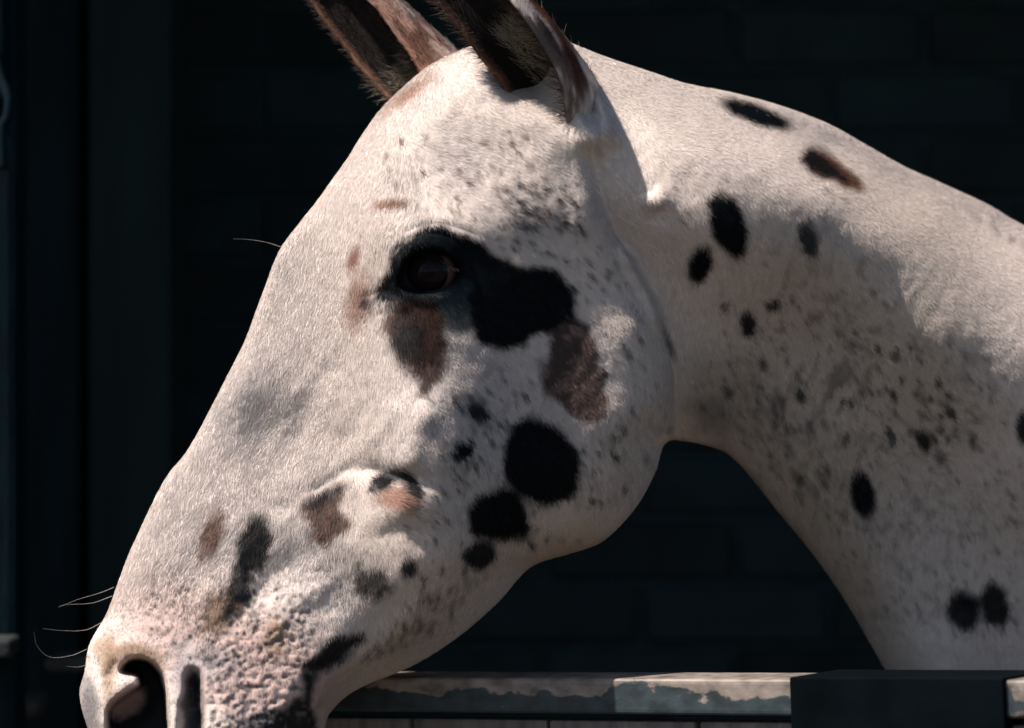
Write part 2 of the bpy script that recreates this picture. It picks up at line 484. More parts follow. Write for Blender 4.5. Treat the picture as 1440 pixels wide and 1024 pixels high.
head_ctrl = [(640, 90, .042), (560, 150, .036), (600, 180, .052), (700, 130, .066), (745, 180, .072), (790, 140, .062), (500, 230, .040), (560, 260, .066), (640, 240, .077),
             (740, 270, .079), (430, 320, .036), (500, 350, .066), (560, 330, .084), (620, 310, .092), (700, 320, .086), (800, 300, .068), (600, 380, .088),
             (400, 400, .030), (450, 450, .050), (520, 450, .070), (620, 460, .080), (720, 430, .080), (820, 420, .076), (880, 420, .060), (925, 480, .050),
             (360, 480, .028), (420, 540, .050), (500, 560, .062), (590, 570, .078), (700, 560, .080), (810, 560, .080), (900, 560, .060), (935, 560, .046),
             (300, 600, .028), (350, 650, .042), (430, 650, .054), (500, 640, .061), (560, 680, .072), (640, 690, .068), (740, 680, .074), (840, 660, .070), (900, 640, .054),
             (240, 720, .030), (300, 750, .044), (380, 760, .050), (450, 740, .056), (540, 770, .060), (640, 780, .056), (740, 760, .054), (830, 730, .054),
             (190, 830, .034), (250, 850, .048), (330, 860, .052), (420, 850, .050), (500, 860, .048), (580, 850, .044), (660, 850, .036),
             (140, 930, .038), (190, 920, .050), (260, 940, .056), (340, 950, .056), (410, 960, .050), (450, 940, .044), (500, 930, .040), (560, 910, .034),
             (150, 1040, .040), (240, 1040, .052), (330, 1040, .050), (420, 1030, .036)]
neck_ctrl = [(760, 60, .035), (850, 110, .040), (920, 130, .042), (1000, 160, .044), (900, 220, .050), (920, 290, .060), (960, 260, .056), (870, 330, .040), (960, 360, .050), (940, 460, .034),
             (960, 560, .030), (1020, 600, .034), (1000, 450, .044), (1060, 340, .064), (1060, 240, .058), (1150, 200, .046), (1150, 290, .068), (1150, 400, .068), (1100, 520, .056),
             (1080, 640, .040), (1170, 760, .046), (1180, 600, .064), (1250, 250, .046), (1260, 330, .076), (1260, 480, .084), (1260, 700, .074), (1260, 880, .058),
             (1350, 300, .050), (1350, 420, .094), (1380, 600, .100), (1380, 800, .096), (1340, 940, .080), (1430, 360, .060), (1440, 480, .110), (1600, 450, .090), (1600, 700, .15),
             (1600, 1000, .15), (1900, 700, .15), (1800, 1200, .14), (1420, 1150, .10)]
hh = tps(head_ctrl); hn = tps(neck_ctrl)
coarse = (slice(None, None, 3), slice(None, None, 3))
hd, _, _, hi_ = seg_dist(U[coarse], V[coarse], HEADP)
hd = np.where(hi_, hd, -hd).reshape(U[coarse].shape)
HD = sample(hd, RX0, RY0, RS * 3, U, V)                     # distance into the head shape
def ell(u, v, ru_, rv_=None, ang=0):
    rv_ = rv_ or ru_
    a = math.radians(ang); du = U - u; dv = V - v
    x = du * math.cos(a) + dv * math.sin(a); y = -du * math.sin(a) + dv * math.cos(a)
    return np.exp(-0.5 * ((x / ru_) ** 2 + (y / rv_) ** 2))
# jaw rim: the head drops to the neck along its own rounded edge
t_ = np.clip(HD / (46.0 + 60 * (1 - sstep(180, 380, V))), 0, 1)
drop = np.where(HD > 0, np.sqrt(np.clip(1 - (1 - t_) ** 2, 0, 1)), 0)
inneck = sstep(-10, 60, cd_s := sample(cd, 70, 10, 8.0, U, V))
head_h = hh * (1 - inneck) + inneck * (hh * (0.55 + 0.45 * drop)) - 0.05 * sstep(0, 26, -HD)
k_ = 0.006
d_ = head_h - hn
H = np.where(HD > -60, np.maximum(head_h, hn) + np.where(np.abs(d_) < k_, (k_ - np.abs(d_)) ** 2 / (4 * k_), 0), hn)
# where the head is alone in front (no neck behind) only the head counts
only_head = sstep(-4, 24, HD) * (1 - sstep(700, 850, U))
H = H * (1 - only_head) + hh * only_head
H = np.clip(H, 0.02, None)

def ridge(pts, width, height, asym=0.0):
    """a raised (or sunken) smooth line through the points, fading at both ends"""
    global H
    pl = spline(pts, 6, False)
    m = 4 * width
    bb = (U > pl[:, 0].min() - m) & (U < pl[:, 0].max() + m) & (V > pl[:, 1].min() - m) & (V < pl[:, 1].max() + m)
    d, bx, by, _ = seg_dist(U[bb], V[bb], pl, closed=False)
    seg = np.r_[0, np.cumsum(np.hypot(*np.diff(pl, axis=0).T))]
    # fade by distance from the ends
    e0 = np.hypot(bx - pl[0, 0], by - pl[0, 1]); e1 = np.hypot(bx - pl[-1, 0], by - pl[-1, 1])
    f = sstep(0, min(30, seg[-1] / 3), np.minimum(e0, e1)) * 0.9 + 0.1
    H[bb] += height * np.exp(-0.5 * (d / width) ** 2) * f

def bump(u, v, a, b, ang, h):
    global H
    H = H + h * ell(u, v, a, b, ang)

def mask_poly(pts, soft, n=5):
    pl = spline(pts, n)
    out = np.zeros_like(U)
    m = soft * 2 + 6
    bb = (U > pl[:, 0].min() - m) & (U < pl[:, 0].max() + m) & (V > pl[:, 1].min() - m) & (V < pl[:, 1].max() + m)
    d, _, _, i = seg_dist(U[bb], V[bb], pl)
    out[bb] = sstep(-soft, soft, np.where(i, d, -d))
    return out

# middle plane: muzzle a little nearer, the neck runs back into the stable
def midplane(u):
    a = (u - 800.0) / S
    return np.where(a < 0, 0.14 * a, 0) + 0.60 * (np.sqrt(np.clip(a, 0, None) ** 2 + 0.0025) - 0.05)

# The big planes of the head and neck (forehead, brow, cheek, jaw, crest of the neck): wanted sun brightness,
# negative in shade.  The height field is adjusted so that its slopes give that light and shade.
LIT_TARGET = [(640, 100, .62), (560, 160, .66), (500, 230, .72), (430, 320, .78), (390, 400, .82), (350, 490, .84), (300, 590, .80), (240, 680, .80), (190, 780, .80), (150, 890, .66),
        (620, 160, .58), (690, 150, .54), (620, 230, .48), (690, 210, .50), (750, 255, .50), (570, 290, .62), (660, 285, .52), (500, 330, .82), (460, 420, .84), (520, 480, .82), (440, 520, .80), (400, 460, .84), (580, 560, .78), (570, 610, .78),
        (510, 570, .80), (470, 500, .86), (480, 640, .78), (345, 560, .12), (325, 545, .30), (368, 592, .25), (400, 620, .66), (330, 680, .70), (430, 680, .64), (280, 780, .74), (360, 800, .56), (440, 800, .44), (430, 740, .5), (500, 740, .74), (560, 735, .72),
        (250, 870, .60), (330, 900, .56), (400, 880, .52), (400, 960, .50), (330, 990, .58), (200, 900, .6), (460, 860, .44), (510, 810, .30), (560, 870, .10), (480, 930, .25),
        (600, 380, .05), (650, 450, -.05), (670, 330, .12), (760, 320, -.08), (820, 310, -.08), (740, 420, -.12), (835, 380, .10), (855, 460, .22), (850, 550, .20), (820, 500, .1), (905, 480, -.08), (925, 540, -.08),
        (680, 500, -.08), (640, 520, .05), (760, 560, -.06), (650, 580, -.10), (640, 660, -.15), (740, 660, -.14), (860, 640, -.10), (640, 740, -.14), (720, 770, -.15), (820, 740, -.15), (620, 820, -.08), (900, 600, -.12), (700, 600, -.12),
        (850, 110, .80), (900, 170, .78), (900, 240, .68), (980, 180, .78), (980, 250, .55), (1080, 200, .78), (1090, 250, .50), (1180, 240, .84), (1280, 290, .84), (1300, 360, .66), (1390, 350, .76), (1390, 430, .66), (1330, 400, .5), (1480, 500, .68), (1600, 500, .6), (1440, 440, .7),
        (722, 160, .50), (750, 212, .50), (780, 262, .46), (808, 300, .34), (764, 160, -.15), (792, 215, -.15), (818, 262, -.15), (842, 305, -.15), (815, 180, -.1), (830, 300, -.12), (850, 260, -.12), (870, 290, -.12), (900, 330, -.12), (960, 350, -.12), (1060, 320, -.1), (1150, 320, -.1), (1230, 380, -.1), (1100, 400, -.13), (1250, 480, -.13), (1340, 500, -.12), (1400, 590, -.1), (1000, 460, -.1),
        (1180, 560, -.14), (1320, 620, -.15), (1430, 700, -.12), (1050, 560, -.16), (1200, 720, -.18), (1350, 800, -.2), (1300, 900, -.2), (960, 560, -.1), (1420, 900, -.2), (1600, 800, -.1), (1800, 900, -.1), (1700, 1200, -.2)]
W0 = np.zeros(U[coarse].shape); W1 = W0.copy()
for (u, v, q) in LIT_TARGET:
    w_ = 1.0 / ((U[coarse] - u) ** 2 + (V[coarse] - v) ** 2 + 300) ** 2
    W0 += w_; W1 += w_ * q
TG0 = W1 / W0
for _ in range(3):
    TG0 = (TG0 * 2 + np.roll(TG0, 1, 0) + np.roll(TG0, -1, 0) + np.roll(TG0, 1, 1) + np.roll(TG0, -1, 1)) / 6
TG = sample(TG0, RX0, RY0, RS * 3, U, V)
lx, lv = SUN[0], -SUN[2]
ll = math.hypot(lx, lv); lx /= ll; lv /= ll
tt = np.clip(cd_s / REDGE, 0, 1)
ROUND = np.sqrt(np.clip(1 - (1 - tt) ** 2, 0, 1))
def lit_solve(step, delta_c, cstep, iters, cgs):
    """least-squares height change whose slopes towards the sun give the wanted sun brightness; zero on the outline"""
    q2 = (slice(None, None, step), slice(None, None, step)); hs = RS * step / S
    HT0 = (H * ROUND)[q2]; TGq = TG[q2]; cdq = cd_s[q2]
    inn_ = (cdq > 3).astype(float)
    delta = np.zeros_like(HT0) if delta_c is None else sample(delta_c, RX0, RY0, RS * cstep, U[q2], V[q2]) * inn_
    Ymid = midplane(U[q2])
    gy0, gx0 = np.gradient(HT0, hs)
    sun_side = sstep(4, 14, cdq)
    cgy, cgx = np.gradient(cdq)
    away = sstep(-0.1, 0.5, (cgx * lx + cgy * lv) / (np.hypot(cgx, cgy) + 1e-6)) * sstep(80, 40, cdq)
    away = np.maximum(away, sstep(1015, 1050, V[q2]))
    away = np.maximum(away, sstep(1480, 1540, U[q2]))
    WT = sun_side
    def ddx(a): return (np.roll(a, -1, 1) - a) / hs
    def ddy(a): return (np.roll(a, -1, 0) - a) / hs
    def ddxT(a): return (np.roll(a, 1, 1) - a) / hs
    def ddyT(a): return (np.roll(a, 1, 0) - a) / hs
    def along(a): return lx * ddx(a) + lv * ddy(a)
    def alongT(a): return lx * ddxT(a) + lv * ddyT(a)
    def across(a): return -lv * ddx(a) + lx * ddy(a)
    def acrossT(a): return -lv * ddxT(a) + lx * ddyT(a)
    def lap(a): return (np.roll(a, 1, 0) + np.roll(a, -1, 0) + np.roll(a, 1, 1) + np.roll(a, -1, 1) - 4 * a) / hs ** 2
    def Aop(d):
        return inn_ * (alongT(WT * along(d)) + 0.04 * acrossT(across(d)) + 1.0e-5 * lap(lap(d)) + 10.0 * d)
    for it in range(iters):
        Y = Ymid - HT0 - delta
        gx_ = ddx(Y); gy_ = ddy(Y)
        nr = np.sqrt(1 + gx_ ** 2 + gy_ ** 2)
        want = (TGq * nr + SUN[1]) / ll
        need = np.clip(want - along(Y), -1.6, 1.6)
        cur = (ll * along(Y) - SUN[1]) / nr
        free = ((TGq < 0.0) & (cur < -0.05)) | ((cdq < 46) & (cur > TGq))
        WT = sun_side * np.where(free, 0.06, 1.0) * (1 - 0.97 * away)
        need = np.where(free, 0.0, need)
        rhs = inn_ * (alongT(WT * (along(delta) - need)))
        x = delta.copy(); r = rhs - Aop(x); p = r.copy(); rs = (r * r).sum()
        for k in range(cgs):
            Ap = Aop(p); al = rs / ((p * Ap).sum() + 1e-30)
            x += al * p; r -= al * Ap; rn = (r * r).sum()
            if rn < 1e-7: break
            p = r + rn / rs * p; rs = rn
        delta = delta + 0.5 * (np.maximum(x, -0.85 * HT0) - delta)
    Y = Ymid - HT0 - delta
    gx_ = ddx(Y); gy_ = ddy(Y)
    lit = (gx_ * SUN[0] - SUN[1] - gy_ * SUN[2]) / np.sqrt(1 + gx_ ** 2 + gy_ ** 2)
    return delta, lit, TGq, HT0 + delta, cdq
delta, *_ = lit_solve(8, None, 8, 14, 120)
delta, *_ = lit_solve(4, delta, 8, 6, 100)
delta, lit, TGq, HT, cdq = lit_solve(2, delta, 4, 4, 80)
m_ = (cdq > 20) & (U[::2, ::2] < 1440) & (V[::2, ::2] < 1024)
print('LIT_TARGET error', np.abs(TGq - lit)[m_].mean(), 'delta', delta[m_].min(), delta[m_].max(), HT[m_].max())
delta = np.where(delta > 0, 0.10 * np.tanh(delta / 0.10), delta)
DL = sample(delta, RX0, RY0, RS * 2, U, V)
H = np.clip(H + DL / np.clip(ROUND, 0.35, 1), 0.008, None)

# brow, lids and socket
bump(610, 330, 62, 20, -6, 0.006)
bump(610, 378, 44, 34, 0, -0.006)
ridge([(556, 398), (566, 360), (596, 343), (628, 352), (650, 378)], 6.5, 0.0065)     # upper lid
ridge([(560, 408), (585, 418), (615, 414), (642, 396)], 6, 0.0020)                 # lower lid
ridge([(548, 372), (566, 342), (600, 328), (640, 334), (668, 360)], 3.5, -0.0030)  # fold over the lid
ridge([(556, 335), (590, 318), (630, 316), (680, 334)], 4, -0.0022)
ridge([(500, 426), (530, 412), (556, 404)], 7, -0.0035)                            # inner corner
ridge([(510, 440), (545, 426), (585, 432)], 6, 0.002)
eye_m = mask_poly([(562, 400), (570, 370), (596, 352), (626, 356), (646, 384), (634, 402), (606, 410), (580, 410)], 4)
H -= 0.014 * eye_m
# facial crest: a knob with a hollow above and behind it
bump(552, 704, 38, 17, 12, 0.0075)
bump(553, 668, 32, 10, 12, -0.012)
ridge([(600, 560), (580, 610), (560, 650), (535, 668)], 16, 0.006)
ridge([(425, 702), (455, 682), (490, 664), (520, 662)], 9, -0.0032)
ridge([(330, 700), (400, 712), (450, 690)], 10, -0.0010)
ridge([(500, 740), (545, 722), (590, 720)], 14, 0.006)
ridge([(470, 640), (500, 600), (520, 560)], 9, -0.003)
ridge([(500, 650), (540, 600), (570, 560)], 12, 0.004)
ridge([(410, 640), (440, 560), (480, 500)], 12, -0.002)
# muzzle: nostril, wing, groove, lip
nost = mask_poly([(172, 944), (182, 930), (197, 927), (213, 934), (225, 947), (231, 964), (235, 993), (236, 1030), (228, 1060), (190, 1064), (158, 1040), (152, 1010), (156, 996), (164, 986), (183, 972), (196, 962), (192, 950)], 6)
ridge([(150, 1040), (140, 990), (146, 945), (168, 915), (200, 908), (232, 926), (250, 965), (254, 1030)], 10, 0.0028)
ridge([(152, 960), (158, 940), (170, 925)], 6, -0.004)
bump(172, 975, 16, 10, -35, 0.003)
H -= 0.045 * nost
groove = mask_poly([(266, 944), (280, 950), (283, 980), (284, 1060), (258, 1060), (256, 1000), (262, 975)], 9)
H -= 0.018 * groove
ridge([(276, 930), (305, 960), (320, 1030)], 14, 0.004)
ridge([(430, 985), (445, 950), (480, 915), (510, 900)], 9, -0.006)       # corner of the mouth
ridge([(300, 1075), (380, 1050), (430, 990)], 10, -0.012)
ridge([(458, 960), (450, 990), (446, 1024)], 9, 0.004)
ridge([(300, 905), (350, 850), (400, 800), (440, 760)], 12, -0.003)
ridge([(380, 900), (420, 850), (470, 810)], 14, 0.003)
ridge([(480, 930), (560, 850), (640, 800)], 14, -0.003)
# jaw and neck folds
ridge([(868, 340), (895, 385), (918, 430), (932, 470)], 6, 0.010)
ridge([(800, 260), (838, 330), (868, 400)], 14, 0.003)
ridge([(800, 140), (830, 190), (850, 235)], 6, 0.004)
bump(832, 185, 20, 14, 0, 0.008)
ridge([(940, 270), (915, 285), (905, 268)], 9, 0.006)
bump(925, 300, 20, 10, 30, -0.004)
bump(730, 104, 52, 24, 36, -0.028)          # hollow in front of the ear
bump(757, 104, 26, 30, 0, -0.026)
bump(838, 192, 19, 14, 0, 0.012)
bump(800, 118, 13, 46, -22, 0.013)
bump(824, 142, 8, 24, -16, -0.012)
ridge([(800, 70), (836, 130), (862, 200)], 6, 0.006)
bump(184, 988, 20, 14, -35, -0.008)
ridge([(1140, 190), (1230, 237), (1320, 283), (1440, 346), (1500, 372)], 5, -0.0022)
# fine unevenness of skin and coat
H += 0.0011 * (fbm(U, V, 46, 3, 3) - 0.5) + 0.0005 * (vnoise(U, V, 13, 9) - 0.5)
veins = mask_poly([(330, 560), (470, 480), (640, 560), (600, 900), (330, 900), (230, 760)], 50)
H += veins * 0.0017 * (fbm(U + 0.8 * V, 0.35 * V - 0.3 * U, 26, 31, 2) - 0.5)
forehead = mask_poly([(560, 190), (760, 200), (790, 330), (700, 300), (540, 290)], 25)
H += forehead * 0.0012 * (fbm(U, V, 22, 51, 2) - 0.5)

# ------------------------------------------------------------------ markings, painted on a raster of the coat (colour only)
KS = 1.5; KX, KY = 60.0, 0.0
mu = np.arange(KX, 1520, KS); mv = np.arange(KY, 1100, KS)
MU, MV = np.meshgrid(mu, mv)
# lie of the hair: angle field from a few combed directions
FL = [(640, 200, .9, .25), (760, 230, .75, .6), (540, 230, .1, 1), (600, 120, .3, .9), (480, 420, -.4, .9), (400, 600, -.35, .95), (250, 800, -.35, .95), (700, 540, .6, .75),
      (820, 480, .65, .7), (860, 640, .45, .85), (680, 700, .45, .85), (560, 600, .2, .98), (600, 830, -.2, 1), (700, 380, .8, .5), (560, 300, .0, 1), (560, 710, .95, .35),
      (450, 760, -.2, 1), (350, 950, -.2, 1), (180, 950, -.2, 1), (1000, 200, .7, .7), (870, 150, .5, .85), (1200, 400, .4, .9), (1100, 600, .35, .95), (1250, 800, .25, .97),
      (1350, 300, .8, .5), (1400, 500, .6, .8), (960, 420, .1, 1), (1000, 560, .5, .85)]
fu = np.arange(60, 2060, 20.0); fv = np.arange(0, 1400, 20.0)
FU, FV = np.meshgrid(fu, fv)
fx = np.zeros_like(FU); fy = np.zeros_like(FU)
for (a, b, c, d) in FL:
    w_ = 1.0 / (((FU - a) ** 2 + (FV - b) ** 2) + 900) ** 1.5
    fx += c * w_; fy += d * w_
nn = np.hypot(fx, fy); fx /= nn; fy /= nn
FLOW = np.dstack([fx, fy])
def flow(u, v):
    f = sample(FLOW, 60, 0, 20.0, u, v)
    return f / (np.linalg.norm(f, axis=-1, keepdims=True) + 1e-9)

WHITE = np.array([0.74, 0.64, 0.575]); PINK = np.array([0.60, 0.42, 0.37]); GREY = np.array([0.32, 0.30, 0.30])
BLACK = np.array([0.0035, 0.0055, 0.0075]); BROWN = np.array([0.15, 0.070, 0.045]); DKBROWN = np.array([0.045, 0.022, 0.017])
TAN = np.array([0.33, 0.22, 0.14]); CREAM = np.array([0.52, 0.43, 0.33])
coat = np.ones(MU.shape + (3,)) * WHITE
coat *= (1 + 0.10 * (fbm(MU, MV, 60, 71, 3) - 0.5))[..., None]

def paint_mask(m, col, s):
    global coat
    m = (m * s)[s_sl]
    coat[s_sl] = coat[s_sl] * (1 - m[..., None]) + np.array(col) * m[..., None]

def blend(sl, m, col):
    coat[sl] = coat[sl] * (1 - m[..., None]) + np.asarray(col) * m[..., None]

def region(umin, umax, vmin, vmax):
    i0 = max(int((vmin - KY) / KS), 0); i1 = min(int((vmax - KY) / KS) + 2, MU.shape[0])
    j0 = max(int((umin - KX) / KS), 0); j1 = min(int((umax - KX) / KS) + 2, MU.shape[1])
    return (slice(i0, i1), slice(j0, j1))

def spot(u, v, a, b, ang=0, col=BLACK, fuzz=5, s=1.0, rag=0.18):
    r = max(a, b) * 1.5 + fuzz * 3
    sl = region(u - r, u + r, v - r, v + r)
    uu, vv = MU[sl], MV[sl]
    an = math.radians(ang); du = uu - u; dv = vv - v
    x = du * math.cos(an) + dv * math.sin(an); y = -du * math.sin(an) + dv * math.cos(an)
    q = np.hypot(x / a, y / b)
    q = q + rag * 2 * (fbm(uu, vv, max(min(a, b) * 0.7, 6), int(u) * 7 + int(v), 2) - 0.5) + 0.25 * rag * (vnoise(uu, vv, 4, int(u)) - 0.5)
    m = 1 - sstep(1 - fuzz / max(min(a, b), 1), 1 + fuzz / max(min(a, b), 1), q)
    blend(sl, m * s, col)

def patch(pts, col=BLACK, fuzz=5, s=1.0, rag=8, mott=0.0, mcol=None, mscale=10):
    pl = spline(pts, 4)
    mm = fuzz * 2 + rag * 2
    sl = region(pl[:, 0].min() - mm, pl[:, 0].max() + mm, pl[:, 1].min() - mm, pl[:, 1].max() + mm)
    uu, vv = MU[sl], MV[sl]
    d, _, _, i = seg_dist(uu, vv, pl)
    d = np.where(i, d, -d).reshape(uu.shape) + rag * 2 * (fbm(uu, vv, 16, int(pl[0, 0]) + 5, 3) - 0.5)
    m = sstep(-fuzz, fuzz, d) * s
    c = np.ones(uu.shape + (3,)) * np.asarray(col)
    if mott:
        f = flow(uu, vv); al = uu * f[..., 0] + vv * f[..., 1]; ac = -uu * f[..., 1] + vv * f[..., 0]
        q = sstep(0.5 - 0.09, 0.5 + 0.09, 0.65 * vnoise(ac, al * 0.35, mscale, 91) + 0.35 * vnoise(ac, al * 0.3, mscale * 0.45, 92) + (mott - 0.5))
        c = c * (1 - q[..., None]) + np.asarray(mcol) * q[..., None]
    blend(sl, m, c)

def flecks(n, poly, lo=1.5, hi=4.5, elong=2.0, s=(0.4, 0.9), col=BLACK * 3):
    pl = np.array(poly, float)
    x0, y0 = pl.min(0); x1, y1 = pl.max(0)
    k = 0
    us = rng.uniform(x0, x1, n * 4); vs2 = rng.uniform(y0, y1, n * 4)
    _, _, _, i = seg_dist(us, vs2, pl)
    us, vs2 = us[i][:n], vs2[i][:n]
    f = flow(us, vs2)
    for u, v, q in zip(us, vs2, f):
        r = lo + (hi - lo) * rng.random() ** 2.2
        a = math.degrees(math.atan2(q[1], q[0])) + rng.normal() * 12
        spot(u, v, r * elong * rng.uniform(0.7, 1.3), r, a, col, 1.3, rng.uniform(*s), 0.3)

def px(cropx, cropy, ox, oy, k): return (ox + cropx / k, oy + cropy / k)
def c2(*pts): return [px(x, y, 400, 250, 2.876) for x, y in pts]
def c3(*pts): return [px(x, y, 100, 668, 2.876) for x, y in pts]
def c4(*pts): return [px(x, y, 500, 568, 2.876) for x, y in pts]
def c5(*pts): return [px(x, y, 850, 50, 2.437) for x, y in pts]
def c6(*pts): return [px(x, y, 850, 420, 2.437) for x, y in pts]

# soft tone changes painted into the coat
spot(1180, 560, 190, 260, 20, CREAM * 0.82, 120, 0.5, 0.2)
spot(1080, 610, 120, 60, 35, CREAM * 0.75, 50, 0.5)
spot(1010, 560, 60, 60, 0, CREAM * 0.6, 40, 0.45)
spot(1180, 760, 60, 140, -25, CREAM * 0.75, 50, 0.5)
spot(700, 600, 170, 120, 30, GREY * 1.2, 90, 0.35)
spot(620, 220, 60, 50, 0, GREY * 1.6, 40, 0.2)
spot(740, 300, 70, 30, -10, GREY, 25, 0.45)
spot(345, 565, 34, 52, 30, GREY * 1.2, 30, 0.4)  # soft shadow on the side of the nose, painted in grey
spot(440, 800, 40, 50, 20, GREY * 1.3, 36, 0.3)
spot(300, 900, 130, 60, 30, PINK, 60, 0.6)
spot(240, 900, 100, 60, 0, PINK, 40, 0.5)
spot(380, 950, 100, 80, 0, PINK * 0.85, 40, 0.75)
spot(290, 930, 50, 28, 10, GREY * 1.1, 20, 0.6)
spot(265, 975, 12, 50, 0, GREY * 1.2, 10, 0.6)
spot(560, 900, 80, 30, -35, TAN * 1.5, 30, 0.35)
spot(800, 770, 120, 22, -12, TAN * 1.4, 18, 0.4)
# fine dark hairs scattered through the white coat, following its lie
_f = flow(MU, MV)
_al = MU * _f[..., 0] + MV * _f[..., 1]; _ac = -MU * _f[..., 1] + MV * _f[..., 0]
_n = vnoise(_ac, _al * 0.3, 3.2, 601) * 0.6 + vnoise(_ac, _al * 0.4, 6.5, 602) * 0.4
_dens = 0.07 + 0.55 * np.exp(-(((MU - 1180) / 230) ** 2 + ((MV - 600) / 260) ** 2)) + 0.35 * np.exp(-(((MU - 720) / 150) ** 2 + ((MV - 620) / 190) ** 2)) + 0.14 * np.exp(-(((MU - 470) / 90) ** 2 + ((MV - 600) / 90) ** 2))
_m = sstep(0.58, 0.80, _n + 0.12 * (fbm(MU, MV, 40, 603, 2) - 0.5) * 2) * _dens
coat = coat * (1 - _m[..., None] * 0.85)
# ears' surroundings
spot(575, 130, 40, 8, -38, BROWN * 2.0, 7, 0.8)
# face
patch(c2((340, 505), (372, 440), (402, 372), (430, 300), (520, 222), (610, 190), (720, 214), (800, 255), (840, 330), (780, 430), (740, 500), (700, 560), (600, 545), (480, 520), (430, 512), (380, 500)), BLACK, 6, 1.0, 7)
patch(c2((560, 480), (760, 420), (790, 560), (720, 620), (620, 590), (560, 540)), np.array([.035, .05, .055]), 10, 0.9, 6)
patch(c2((790, 300), (900, 318), (960, 352), (1010, 340), (1085, 370), (1135, 430), (1168, 470), (1162, 560), (1120, 585), (1090, 645), (1040, 622), (985, 650), (930, 692), (880, 690), (820, 672), (770, 640), (742, 560), (740, 470), (770, 390)), BLACK, 6, 1.0, 7)
patch(c2((1110, 580), (1165, 565), (1225, 600), (1245, 700), (1290, 770), (1300, 900), (1260, 985), (1180, 970), (1100, 900), (1045, 830), (1035, 740), (1075, 660)), DKBROWN * 0.7, 6, 0.92, 12, 0.40, np.array([.24, .14, .12]), 5)
patch(c2((470, 510), (590, 495), (645, 600), (650, 700), (625, 800), (570, 875), (515, 800), (455, 740), (420, 650), (410, 560)), BROWN * 0.8, 8, 0.92, 10, 0.62, DKBROWN * 0.7, 7)
patch(c2((480, 560), (560, 540), (640, 620), (620, 740), (540, 760), (470, 690)), DKBROWN * 0.8, 12, 0.8, 10)
spot(574, 476, 24, 32, -10, BLACK * 1.5, 14, 0.8, 0.4)
spot(*px(300, 490, 400, 250, 2.876), 17, 40, 8, BROWN * 1.8, 12, 0.75)
spot(*px(330, 500, 400, 250, 2.876), 9, 9, 8, BLACK, 6, 0.9)
spot(*px(430, 102, 400, 250, 2.876), 25, 7, -4, BROWN * 1.6, 4, 0.95)
spot(*px(281, 315, 400, 250, 2.876), 8, 18, 18, BROWN * 1.8, 4, 0.9)
spot(*px(778, 940, 400, 250, 2.876), 13, 19, -50, BLACK, 6, 0.95, 0.5)
spot(*px(428, 183, 500, 568, 2.876), 13, 14, 0, BLACK, 4, 1, 0.7)
spot(*px(752, 225, 500, 568, 2.876), 55, 61, -20, BLACK, 6, 1, 0.24)
spot(*px(586, 450, 500, 568, 2.876), 43, 41, 25, BLACK, 6, 1, 0.24)
spot(*px(505, 603, 500, 568, 2.876), 24, 21, 0, BLACK * 1.4, 5, 0.97)
spot(*px(213, 655, 500, 568, 2.876), 12, 15, 0, BLACK * 1.5, 5, 0.95)
spot(*px(62, 722, 500, 568, 2.876), 24, 28, 30, BLACK * 2, 9, 0.85, 0.45)
spot(*px(955, 390, 500, 568, 2.876), 4, 6, -30, BLACK, 2, 0.9)
spot(560, 700, 32, 17, 14, BROWN * 1.7, 9, 0.85)
patch([(517, 688), (524, 668), (550, 656), (577, 666), (594, 686), (590, 706), (577, 698), (563, 681), (553, 678), (541, 687), (528, 693)], BLACK * 1.2, 4, 0.98, 3)
patch(c3((935, 150), (950, 100), (1090, 30), (1110, 70), (1085, 130), (1150, 185), (1090, 240), (1010, 295), (965, 215)), BROWN * 1.2, 6, 0.9, 8, 0.55, DKBROWN, 7)
spot(*px(1030, 78, 100, 668, 2.876), 32, 8, -32, BLACK, 5, 0.9)
spot(*px(570, 240, 100, 668, 2.876), 15, 36, 18, BROWN * 0.95, 7, 0.9, 0.3)
spot(*px(745, 285, 100, 668, 2.876), 24, 47, 16, BLACK * 1.3, 6, 0.97, 0.25)
spot(*px(680, 470, 100, 668, 2.876), 20, 36, 12, BLACK * 1.5, 6, 0.95, 0.5)
spot(*px(600, 560, 100, 668, 2.876), 20, 38, 15, TAN * 0.8, 9, 0.85, 0.4)
spot(*px(640, 540, 100, 668, 2.876), 9, 20, 15, BLACK * 2, 6, 0.8, 0.5)
spot(*px(828, 660, 100, 668, 2.876), 18, 28, 8, TAN * 0.95, 8, 0.75, 0.2)
patch(c3((925, 760), (980, 725), (1080, 650), (1185, 645), (1120, 735), (1020, 790), (985, 850), (975, 950), (990, 1060), (700, 1060), (700, 990), (780, 950), (860, 940), (940, 880), (930, 820)), BLACK * 1.2, 6, 0.97, 7)
patch([(130, 905), (160, 900), (160, 990), (150, 1000), (143, 950)], TAN * 1.2, 6, 0.6, 3)
patch([(112, 955), (130, 960), (142, 1000), (142, 1050), (118, 1040)], GREY * 0.9, 8, 0.7, 4)
patch([(150, 915), (200, 905), (236, 935), (215, 938), (190, 925), (165, 945)], TAN, 8, 0.6, 3)
